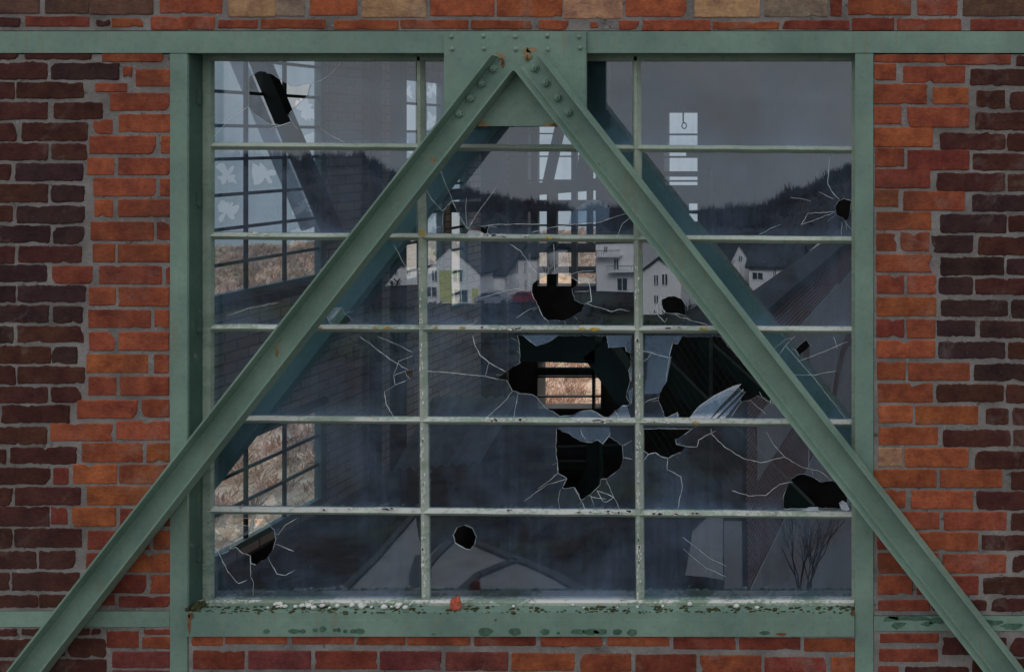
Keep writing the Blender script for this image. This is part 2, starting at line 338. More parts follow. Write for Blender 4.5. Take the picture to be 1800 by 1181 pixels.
R1 += T([(230,0,548,122,'r'),(590,0,1050,130,'r'),(1090,10,1300,140,'D'),(95,150,330,272,'r'),(380,150,835,282,'o'),(870,170,1300,280,'D'),(98,305,548,448,'r'),(580,312,1045,448,'r'),(1095,320,1300,445,'D'),
(98,475,350,605,'r'),(385,475,840,608,'R'),(880,485,1300,605,'D'),(100,655,480,725,'R'),(500,655,900,730,'D'),(940,640,1300,730,'D')], 1520, 901, K)
RB = T([(115,902,545,962,'R'),(575,930,1050,1055,'D'),(1085,930,1300,1065,'D'),(108,1015,538,1105,'R'),(105,1142,245,1230,'R'),(300,1150,770,1230,'D'),(800,1090,1300,1200,'D')], 1520, 901, K)
TP = T([(-60,-50,200,70,'b'),(235,-50,460,70,'b'),(468,-50,800,75,'b'),(840,-50,1165,70,'r'),(1200,-50,1445,88,'t'),(1448,-50,1600,85,'g'),(1632,-50,1878,80,'o'),(-60,95,100,140,'D'),(130,90,462,138,'R'),(505,105,572,135,'D'),(585,100,750,142,'r'),
(792,90,1125,156,'r'),(1148,108,1350,148,'r'),(1372,105,1710,150,'r'),(1760,108,2095,155,'r')], 0, 0, 3.)
TP += T([(105,-50,440,92,'t'),(465,-50,800,85,'o'),(818,-50,1160,88,'o'),(1170,-50,1480,98,'t'),(1498,-50,1815,88,'o'),(308,108,665,152,'r'),(685,110,1000,152,'r'),(1040,108,1195,155,'r'),(1310,118,1350,145,'r'),(1465,112,1565,155,'r'),(1585,108,1940,160,'r')], 600, 0, 3.)
TP += T([(62,-50,405,90,'t'),(428,-50,760,88,'g'),(780,-50,835,85,'R'),(875,-50,1200,78,'r'),(1240,-50,1445,80,'r'),(1480,-50,1900,85,'b'),(158,118,505,154,'r'),(525,110,875,154,'R'),(895,98,1112,160,'R'),(1132,102,1465,160,'r'),(1520,104,1900,160,'R')], 1200, 0, 3.)
BM = T([(160,306,400,380,'r'),(425,308,910,366,'r'),(955,308,1440,368,'r'),(1465,312,1845,372,'r'),(172,425,575,568,'R'),(612,428,1100,565,'M'),(1138,430,1620,565,'R'),(1655,432,2130,570,'M')], 300, 1050, 4.5)
BM += T([(75,318,560,375,'r'),(600,315,1080,380,'R'),(1125,318,1605,385,'r'),(1655,318,2136,384,'r'),(375,438,860,578,'M'),(895,445,1385,580,'r'),(1440,450,1835,585,'r')], 700, 1050, 4.5)
BM += T([(360,308,820,388,'R'),(855,308,1310,392,'R'),(1345,315,1722,405,'r'),(72,435,525,570,'R'),(560,440,1015,575,'r'),(1048,455,1505,580,'R'),(1548,455,1722,580,'r')], 1100, 1050, 4.286)

def extra(x0, x1, y0, y1, tones):      # plain running bond where the photograph shows nothing
    res = []; r = 0; y = y0 + 4
    while y < y1 - 8:
        x = x0 - R.uniform(0, 60) if r % 2 else x0 + 4
        while x < x1 - 6:
            wd = 105 if R.random() < .75 else 48
            a_, b_ = max(x, x0+3), min(x+wd, x1-3)
            if b_ - a_ > 12: res.append((a_, y, b_, min(y+28, y1-4), R.choice(tones)))
            x += wd + 10
        y += 37.5; r += 1
    return res
XL, XR, YT, YB = -960, 2620, -520, 1930
WALLS = [
 ('brick wall of the left bay, dark clinker outside and orange bricks beside the window', (XL, 95.5, 297, 1074), L1, [(XL, -26, 97, 1074, 'DDPR')]),
 ('brick wall of the right bay, orange bricks beside the window and dark clinker outside', (1535.5, 96, XR, 1082), R1, [(1829, XR, 98, 1082, 'DDPR')]),
 ('band of orange, cream and red bricks above the long green top beam', (XL, YT, XR, 54), TP, [(XL, -26, -18, 54, 'DRr'), (1834, XR, -18, 54, 'DRr'), (XL, XR, YT, -18, 'rRMo')]),
 ('strip of red bricks below the window sill beam', (329.5, 1117.5, 1502, YB), BM, [(331, 1501, 1184, YB, 'rRM')]),
 ('dark corner of brickwork below the short left beam', (XL, 1103, 297, YB), LB, [(XL, -26, 1104, YB, 'DDR'), (-26, 296, 1212, YB, 'DRM')]),
 ('dark corner of brickwork below the short right beam', (1535.5, 1110, XR, YB), RB, [(1829, XR, 1111, YB, 'DDR'), (1540, 1829, 1198, YB, 'DRM')]),
]
for lab, (a0, b0, a1, b1), rows, ex in WALLS:
    c0 = P((max(a0, 0)+min(a1, 1800))/2, b1, 0)
    t = thing('brick_wall', (c0.x, 0, c0.z), lab, 'brick wall', 'brick panels between the green steel beams')
    mb = MB()
    for q in rows:
        if a0 > 1500: q = (max(q[0], a0+1), *q[1:])
        brick(mb, *q, .008)
    for x0, x1, y0, y1, tn in ex:
        for q in extra(x0, x1, y0, y1, tn): brick(mb, *q, .008, True)
    mb.build('brick_courses', M['brick'], t, fixn=True)
    mo = MB(); u, v = P(a0, b0), P(a1, b1); mo.box((u.x, .006, v.z), (v.x, .112, u.z)); mo.build('mortar_bed', M['mortar'], t)

# ------------------------------------------------------------------ steelwork
def pbox(mb, x0, y0, x1, y1, ya, yb, mi=0):        # box whose outline is measured on the facade plane
    a_, b_ = P(x0, y0), P(x1, y1); mb.box((a_.x, ya, b_.z), (b_.x, yb, a_.z), mi)
def blob(mb, px, py, rx, ry, y, th=.0006, n=14, seed=0, am=.7):
    pts = []
    for i in range(n):
        a_ = 6.2832*i/n; k = 1 + am*noise.noise(Vector((math.cos(a_)*1.7+seed, math.sin(a_)*1.7, px*.1)))
        pts.append(P(px+rx*k*math.cos(a_), py-ry*k*math.sin(a_), y))
    mb.slab(pts, th)
M['rust'] = plain('rust', (.17, .075, .03), .9, .6, 60, .3)
M['rust_pale'] = plain('rust_bloom', (.30, .22, .12), .9, .35, 50)
M['algae'] = plain('algae', (.07, .14, .10), .9, .4, 40)
M['lichen'] = plain('yellow_lichen', (.55, .38, .08), .95, .3, 80, .4)
M['lime'] = plain('white_flakes', (.74, .75, .72), .95, .2, 70, .5)

top = thing('top_beam', P(900, 93), 'long green steel beam running across above the window', 'steel beam')
mb = MB(); pbox(mb, XL, 55.5, XR, 93.5, 0, .12); mb.build('beam_face', M['paint'], top)
for nm, x0, x1, lab in (('steel_post', 298, 328.5, 'green steel post left of the window'), ('steel_post', 1503, 1535, 'green steel post right of the window')):
    c0 = P((x0+x1)/2, YB); t = thing(nm, c0, lab, 'steel post', 'upright posts beside the window')
    mb = MB(); pbox(mb, x0, 94.5, x1, YB, 0.002, .012); mb.build('flange', M['paint'], t)
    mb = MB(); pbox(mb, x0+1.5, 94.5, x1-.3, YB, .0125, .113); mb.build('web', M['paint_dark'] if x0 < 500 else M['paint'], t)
    if x0 < 500:
        for py in (170, 352, 577, 985):
            mb = MB(); q = P(328.6, py, 0); mb.cyl((q.x, .058, q.z-.018), (q.x+.007, .058, q.z-.018), .010, 8); mb.cyl((q.x, .060, q.z+.012), (q.x+.006, .060, q.z+.012), .008, 8); mb.box((q.x, .05, q.z-.03), (q.x+.004, .072, q.z+.03))
            mb.build('hinge_lug', M['paint_dark'], t)
for x0, x1, y0, y1, lab in ((XL, 297, 1075, 1102, 'short green steel beam low on the left, behind the foot of the brace'), (1536, XR, 1083.5, 1109, 'short mossy green steel beam low on the right, behind the foot of the brace')):
    t = thing('side_beam', P((max(x0, 0)+min(x1, 1800))/2, y1), lab, 'steel beam', 'short beams level with the sill')
    mb = MB(); pbox(mb, x0, y0, x1, y1, 0.003, .113); mb.build('beam_face', M['paint'], t)
    mb = MB()
    if x0 > 1000:
        for px, py, rx, ry in ((1580, 1098, 10, 6), (1566, 1088, 18, 4), (1600, 1086, 30, 5), (1650, 1090, 22, 6), (1730, 1094, 30, 7), (1780, 1100, 20, 6), (1630, 1096, 12, 4)): blob(mb, px, py, rx, ry, .0022, .0007)
        mb.build('algae_stain', M['algae'], t)
sill = thing('sill_beam', P(915, 1116), 'wide green steel sill beam under the window, dotted with algae along its lower edge', 'sill beam')
mb = MB(); pbox(mb, 329.2, 1088, 1502.4, 1116.5, -.008, .13); pbox(mb, 329.6, 1075, 1502, 1087.9, -.005, .13); mb.build('beam_face', M['paint'], sill)
mb = MB()
for px, py, rx, ry in ((468, 1109, 6, 4.5), (517, 1109, 10, 4.5), (532, 1109, 6, 4), (554, 1107, 5, 4), (567, 1105, 6, 5.5), (588, 1107, 3, 3), (595, 1107, 4, 4), (607, 1109, 4, 3.5), (620, 1109, 5, 4), (632, 1109, 9, 5),
                       (762, 1114, 4, 2), (854, 1110, 14, 7), (905, 1110, 10.5, 6.5), (958, 1110, 8, 5.5), (981, 1112, 3, 2.5), (1016, 1110, 13, 5), (1038, 1110, 14, 5.2), (1056, 1110, 12, 5), (1085, 1110, 8, 5.5), (1111, 1111, 9, 6), (1344, 1112, 9, 3.5)):
    blob(mb, px, py, rx, ry, -.0088, .0006, 20, am=.25)
mb.build('algae_stain', M['algae'], sill)
for q in ((1374, 1114, 11, 2.6, -.0089), (871, 1089, 1.8, 1.8, -.0095), (332, 1096, 2.5, 16, -.0092), (335, 1082, 4, 5, -.0092), (1499, 1078, 4, 5, -.0092)): mb = MB(); blob(mb, *q, .0008); mb.build('rust_spot', M['rust'], sill)

gus = thing('gusset_plate', P(908, 222, -.012), 'square green gusset plate on the top beam where the two braces meet', 'steel plate')
mb = MB(); pbox(mb, 783.5, 56.8, 1032, 222, -.0135, -.0005); mb.build('plate', M['paint'], gus)
def dome(mb, c, r, h, n=12):
    vs = []; fs = []
    for j in range(4):
        a_ = math.pi/2*j/4
        for i in range(n): vs.append((c.x+r*math.cos(a_)*math.cos(6.2832*i/n), c.y-h*math.sin(a_), c.z+r*math.cos(a_)*math.sin(6.2832*i/n)))
    for j in range(3):
        for i in range(n): fs.append((j*n+i, j*n+(i+1) % n, (j+1)*n+(i+1) % n, (j+1)*n+i))
    fs.append(tuple(3*n+i for i in range(n))); mb.add(vs, fs)
for px, py in ((793.5, 65), (850, 64), (906, 65), (962, 63), (1018, 65.5), (795, 87), (851, 86), (907, 87), (963, 87.5), (1020, 85)):
    mb = MB(); dome(mb, P(px, py, -.0137), .0088, .0075); mb.build('rivet', M['paint'], gus, smooth=True)
for q in ((832, 220, 9, 3.5), (826, 214, 5, 6), (978, 219.5, 8, 3), (982, 214, 4, 5), (962, 66, 3, 2)): mb = MB(); blob(mb, *q[:4], -.0146, .001); mb.build('rust_patch', M['rust'], gus)
for q in ((850, 219, 16, 3), (842, 214, 8, 4), (966, 219, 12, 3), (926, 92, 8, 7), (934, 88, 10, 4), (878, 99, 9, 5), (1008, 170, 4, 9)): mb = MB(); blob(mb, *q[:4], -.0141, .0005); mb.build('rust_bloom', M['rust_pale'], gus)

WB = .105
def brace(name, T_, B_, lab, back, direction, mat, group, flange=.060, width=WB, ext=.9, bolts=(), rust=()):
    T_, B_ = Vector(T_), Vector(B_); d = (B_-T_).normalized(); B2 = B_ + d*ext; n = Vector((d.z, 0, -d.x)) 
    if n.x < 0: n = -n
    t = thing(name, B2, lab, 'steel brace', group)
    h = width/2; s = direction; tw = .008
    prof = [(-h, 0), (h, 0), (h, flange), (h-.007, flange), (h-.0115, tw+.006), (h-.020, tw), (-h+.020, tw), (-h+.0115, tw+.006), (-h+.007, flange), (-h, flange)]
    mb = MB(); mb.prism(prof, (T_.x, back, T_.z), (B2.x, back, B2.z), n, Vector((0, -s, 0)))
    mb.build('channel', mat, t)
    for px, py in bolts:
        c = P(px, py, back - s*(tw+.001)); mb = MB(); yb = back - s*tw
        mb.cyl((c.x, yb, c.z), (c.x, yb-.0025, c.z), .0185, 18)
        rt = R.uniform(0, 1)
        vs = [(c.x+.0145*math.cos(rt+1.0472*i), y, c.z+.0145*math.sin(rt+1.0472*i)) for y in (yb-.0025, yb-.0115) for i in range(6)] + [(c.x+.0125*math.cos(rt+1.0472*i), yb-.0135, c.z+.0125*math.sin(rt+1.0472*i)) for i in range(6)]
        mb.add(vs, [(i, (i+1) % 6, 6+(i+1) % 6, 6+i) for i in range(6)] + [(6+i, 6+(i+1) % 6, 12+(i+1) % 6, 12+i) for i in range(6)] + [tuple(range(12, 18))])
        mb.cyl((c.x, yb-.013, c.z), (c.x, yb-.020, c.z), .0068, 10, .0055)
        mb.build('bolt', mat, t)
    for nm, m_, lst in rust:
        for i, (px, py, rx, ry, yy) in enumerate(lst): mb = MB(); blob(mb, px, py, rx, ry, yy, .0005, seed=i); mb.build(nm, m_, t)
    return t
BK = -.014; yf = BK-.060
def ctr(px, py): q = P(px, py, yf); return (q.x, 0, q.z)
brace('steel_brace', ctr(881, 110), ctr(40.5, 1181), 'green steel channel brace sloping down to the left across the window', BK, 1, M['paint'], 'diagonal braces in front of the window',
      bolts=((868, 121), (848, 147), (828, 173), (808, 200)),
      rust=(('rust_spot', M['rust'], [(469, 611, 3.2, 3.2, BK-.0092), (884, 112, 3, 7, BK-.0094), (877, 104, 7, 2.5, BK-.0096)]),
            ('rust_bloom', M['rust_pale'], [(469, 611, 6, 6, BK-.0086), (488, 598, 5, 5, BK-.0086), (760, 281, 5, 6, BK-.0086), (486, 618, 3, 12, BK-.0085)])))
brace('steel_brace', ctr(922.5, 105.5), ctr(1762, 1181), 'green steel channel brace sloping down to the right across the window', BK, 1, M['paint'], 'diagonal braces in front of the window', width=.112,
      bolts=((940, 120), (960, 146), (981, 172), (1000, 198)),
      rust=(('rust_spot', M['rust'], [(927, 104, 2.5, 6, BK-.0094), (1052, 290, 2, 2, BK-.0094)]), ('rust_bloom', M['rust_pale'], [(928, 100, 7, 6, BK-.0087)])))
# the twin pair on the inner face of the wall
YB2 = .21
def ctr2(px, py): q = P(px, py, .0); return (q.x, 0, q.z)
brace('inner_brace', ctr2(870, 122), ctr2(36, 1181), 'inner green steel brace seen through the panes, parallel behind the left brace', YB2, -1, M['paint_twin'], 'inner braces behind the glass', .06, .115)
brace('inner_brace', ctr2(933, 122), ctr2(1762, 1181), 'inner green steel brace seen through the panes, parallel behind the right brace', YB2, -1, M['paint_twin'], 'inner braces behind the glass', .06, .135)
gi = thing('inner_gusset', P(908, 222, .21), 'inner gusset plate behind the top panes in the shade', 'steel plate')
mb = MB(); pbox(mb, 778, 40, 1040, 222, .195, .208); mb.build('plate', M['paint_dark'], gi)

# ------------------------------------------------------------------ the big window
YG = .100; YS = .084
win = thing('steel_window', P(930, 1058, YS), 'large green steel window of eighteen panes, many of them smashed', 'window')
def vat(i, py):        # centre of upright bar i at height py
    return (735.5 + 9*(py-100)/958, 1117 + 6*(py-100)/958)[i]
HB = [(257, 264), (415.5, 423), (577.5, 581.5), (738.5, 745), (898.5, 907.5)]
def hat(j, px): a_, b_ = HB[j]; return a_ + (b_-a_)*(px-365)/1135
def sweep(mb, pts, prof, axis):     # wobbling bar through pts; prof in (side, y)
    rings = []
    for p_ in pts:
        rings.append([(p_.x + (u if axis == 'v' else 0), yy, p_.z + (u if axis == 'h' else 0)) for u, yy in prof])
    n = len(prof); vs = sum(rings, []); fs = []
    for r in range(len(rings)-1):
        for i in range(n): fs.append((r*n+i, r*n+(i+1) % n, (r+1)*n+(i+1) % n, (r+1)*n+i))
    fs += [tuple(range(n))[::-1], tuple(len(vs)-n+i for i in range(n))]; mb.add(vs, fs)
hp = [(-.0150, .110), (-.0145, .099), (-.0015, YS-.003), (.0015, YS-.004), (.0032, YS-.002), (.0140, .098), (.0150, .110)]
vp = [(-.0165, .110), (-.0160, .098), (-.0060, YS-.002), (.0060, YS-.002), (.0160, .098), (.0165, .110)]
def wob(px, py, s): return noise.noise(Vector((px*.02, py*.02, s)))*.7
for j in range(5):
    mb = MB(); pts = [P(x, hat(j, x)+wob(x, j*77, 3), YS) for x in range(364, 1501, 12)] + [P(1500, hat(j, 1500), YS)]; sweep(mb, pts, hp, 'h')
    mb.build('glazing_bar', M['paint_bar'], win)
for i in range(2):
    mb = MB(); pts = [P(vat(i, y)+wob(i*90, y, 5), y, YS-.001) for y in range(100, 1056, 12)] + [P(vat(i, 1056), 1056, YS-.001)]; sweep(mb, pts, vp, 'v')
    mb.build('glazing_bar', M['paint_bar'], win)
mb = MB()
def fbox(x0, y0, x1, y1, ya, yb): a_, b_ = P(x0, y0, YS), P(x1, y1, YS); mb.box((a_.x, ya, b_.z), (b_.x, yb, a_.z))
fbox(357, 94, 371, 1056, YS-.003, .1035); fbox(1497, 94, 1507, 1056, YS-.003, .1035)
fbox(371.02, 90, 1496.98, 107.5, YS-.002, .1035)
mb.build('outer_frame', M['paint_sash'], win)
mb = MB(); a_, b_ = P(358, 1054, YG), P(1504, 1054, YG); zl = P(0, 1075).z
mb.add([(a_.x, YG+.02, a_.z+.006), (a_.x, YG-.002, a_.z+.006), (a_.x, .058, zl+.020), (a_.x, .050, zl+.012), (a_.x, .050, zl+.0006), (a_.x, YG+.02, zl+.0006),
        (b_.x, YG+.02, b_.z+.006), (b_.x, YG-.002, b_.z+.006), (b_.x, .058, zl+.020), (b_.x, .050, zl+.012), (b_.x, .050, zl+.0006), (b_.x, YG+.02, zl+.0006)],
       [(0,1,7,6),(1,2,8,7),(2,3,9,8),(3,4,10,9),(4,5,11,10),(5,0,6,11),(0,5,4,3,2,1),(6,7,8,9,10,11)])
mb.build('bottom_rail', mat_paint('peeling_sill_paint', (.22, .32, .26), 1.0, dirt=1.3), win)
mb = MB()
for px, py, rx, ry in ((1045, 578.5, 10, 2.6), (1022, 579, 6, 1.8), (680, 576, 8, 2.2), (660, 576, 4, 1.5), (812, 576, 6, 1.8), (765, 576, 4, 1.6), (1222, 743, 6, 2.6), (966, 418, 6, 2.2), (742, 410, 5, 5), (1236, 578, 6, 2), (505, 575, 5, 1.5), (560, 576, 7, 1.6)):
    blob(mb, px, py, rx, ry, YS-.0062, .003, seed=px)
mb.build('lichen_patch', M['lichen'], win)
mb = MB()
for (xa, xb, yc, n_) in ((845, 930, 578, 16), (840, 930, 739, 22), (1010, 1100, 741, 18), (1150, 1210, 577, 10), (820, 940, 416, 16), (640, 730, 896, 16), (880, 960, 899, 10), (1000, 1110, 901, 20), (1130, 1230, 903, 18), (1300, 1360, 904, 8), (1130, 1200, 742, 10), (560, 640, 895, 6), (400, 470, 412, 3)):
    for _ in range(n_):
        x = R.uniform(xa, xb); blob(mb, x, yc + (0 if yc > 700 else 0) + R.uniform(-3.2, 1.2), R.uniform(1.5, 6), R.uniform(.9, 2.4), YS-.0055, .002, 9, seed=x)
for i in range(2):
    for (ya_, yb_, n_) in ((590, 735, 34 if i else 10), (750, 895, 26), (910, 1050, 26), (430, 570, 10 if not i else 8)):
        for _ in range(n_):
            y = R.uniform(ya_, yb_); blob(mb, vat(i, y) + R.uniform(-3, 4), y, R.uniform(.7, 1.8), R.uniform(1.2, 4.5), YS-.0055, .003, 8, seed=y)
mb.build('peeling_paint', M['lime'], win)

# panes: rectangle outlines with the real break-outs
COLX = [(371, lambda y: vat(0, y)-6.5), (lambda y: vat(0, y)+6.5, lambda y: vat(1, y)-6.5), (lambda y: vat(1, y)+6.5, 1498)]
def C(lst, ox, oy, k): return [(ox+a/k, oy+b/k) for a, b in lst]
HOLES = {
 (0, 0): [[(438,136),(456,125),(480,132),(500,145),(516,153),(546,147),(539,170),(516,190),(507,204),(511,213),(493,220),(472,218),(449,202),(437,188)]],
 (1, 1): [C([(262,640),(285,690),(320,760),(372,845),(390,868),(500,843),(565,842),(548,905),(470,880),(380,905),(372,916),(240,912),(182,912),(178,830),(186,730)], 740, 220, 4.737)],
 (1, 2): [C([(1385,905),(1335,893),(1300,910),(1280,945),(1290,990),(1330,1015),(1348,1032),(1365,1015),(1372,985)], 1110, 100, 3.58)],
 (2, 0): [[(574,556),(583,543),(600,540),(605,552),(613,557),(619,563),(605,570),(581,570.5)]],
 (2, 1): [C([(920,430),(925,385),(960,350),(1045,300),(1140,288),(1230,305),(1335,370),(1255,415),(1275,510),(1365,545),(1340,600),(1240,660),(1160,685),(1055,680),(1010,640),(980,565),(940,500)], 740, 420, 4.737)],
 (2, 2): [C([(245,490),(300,465),(350,463),(410,490),(438,540),(440,625),(400,612),(345,603),(280,600),(255,570),(243,530)], 1110, 420, 4.615)],
 (3, 0): [C([(1300,265),(1330,258),(1352,255),(1352,292),(1330,316),(1308,296)], 360, 580, 3.69)],
 (3, 1): [C([(622,36),(660,38),(745,104),(800,92),(890,36),(1200,38),(1215,115),(1325,108),(1330,138),(1360,150),(1362,230),(1345,262),(1362,320),(1335,400),(1330,430),(1358,482),(1325,495),(1300,492),(1200,570),(1150,548),(1100,522),(1040,528),(970,555),(900,560),(870,540),(800,500),(755,440),(720,418),(640,412),(590,395),(565,345),(555,328),(500,320),(525,290),(555,272),(610,232),(642,215),(640,150),(634,75)], 740, 580, 3.69)],
 (3, 2): [C([(325,42),(300,92),(265,88),(245,180),(222,340),(180,420),(175,455),(220,575),(295,535),(308,578),(370,575),(430,500),(520,440),(640,385),(694,372),(712,395),(738,405),(700,450),(712,468),(770,452),(815,425),(860,440),(900,480),(905,430),(640,120),(580,42)], 1110, 580, 3.69),
          C([(1060,125),(1135,62),(1162,105),(1088,165)], 1110, 580, 3.69)],
 (4, 1): [C([(878,640),(940,665),(1000,700),(1060,725),(1110,728),(1145,712),(1178,738),(1218,690),(1305,750),(1310,830),(1290,900),(1205,965),(1165,968),(1160,1005),(1100,1065),(1040,1104),(992,1020),(915,1025),(945,965),(888,930),(885,860),(875,800)], 740, 580, 3.69)],
 (4, 2): [C([(70,640),(395,640),(340,680),(285,708),(290,740),(350,755),(320,795),(280,808),(235,832),(190,820),(155,795),(110,805),(70,780)], 1110, 580, 3.69),
          C([(990,1160),(985,1090),(1005,1020),(1045,960),(1080,938),(1120,935),(1180,955),(1225,985),(1300,975),(1360,1010),(1400,1090),(1405,1150),(1370,1120),(1345,1120),(1350,1160),(1200,1152),(1130,1158)], 1110, 580, 3.69)],
 (5, 0): [C([(222,72),(470,70),(505,120),(548,165),(562,240),(540,310),(500,375),(400,440),(362,425),(360,370),(300,350),(245,300),(200,312),(195,275),(355,180),(345,130),(230,105)], 360, 895, 4.5)],
 (5, 1): [C([(580,470),(600,430),(640,418),(680,435),(700,480),(690,520),(670,545),(640,540),(590,510)], 600, 781, 2.953)],
}
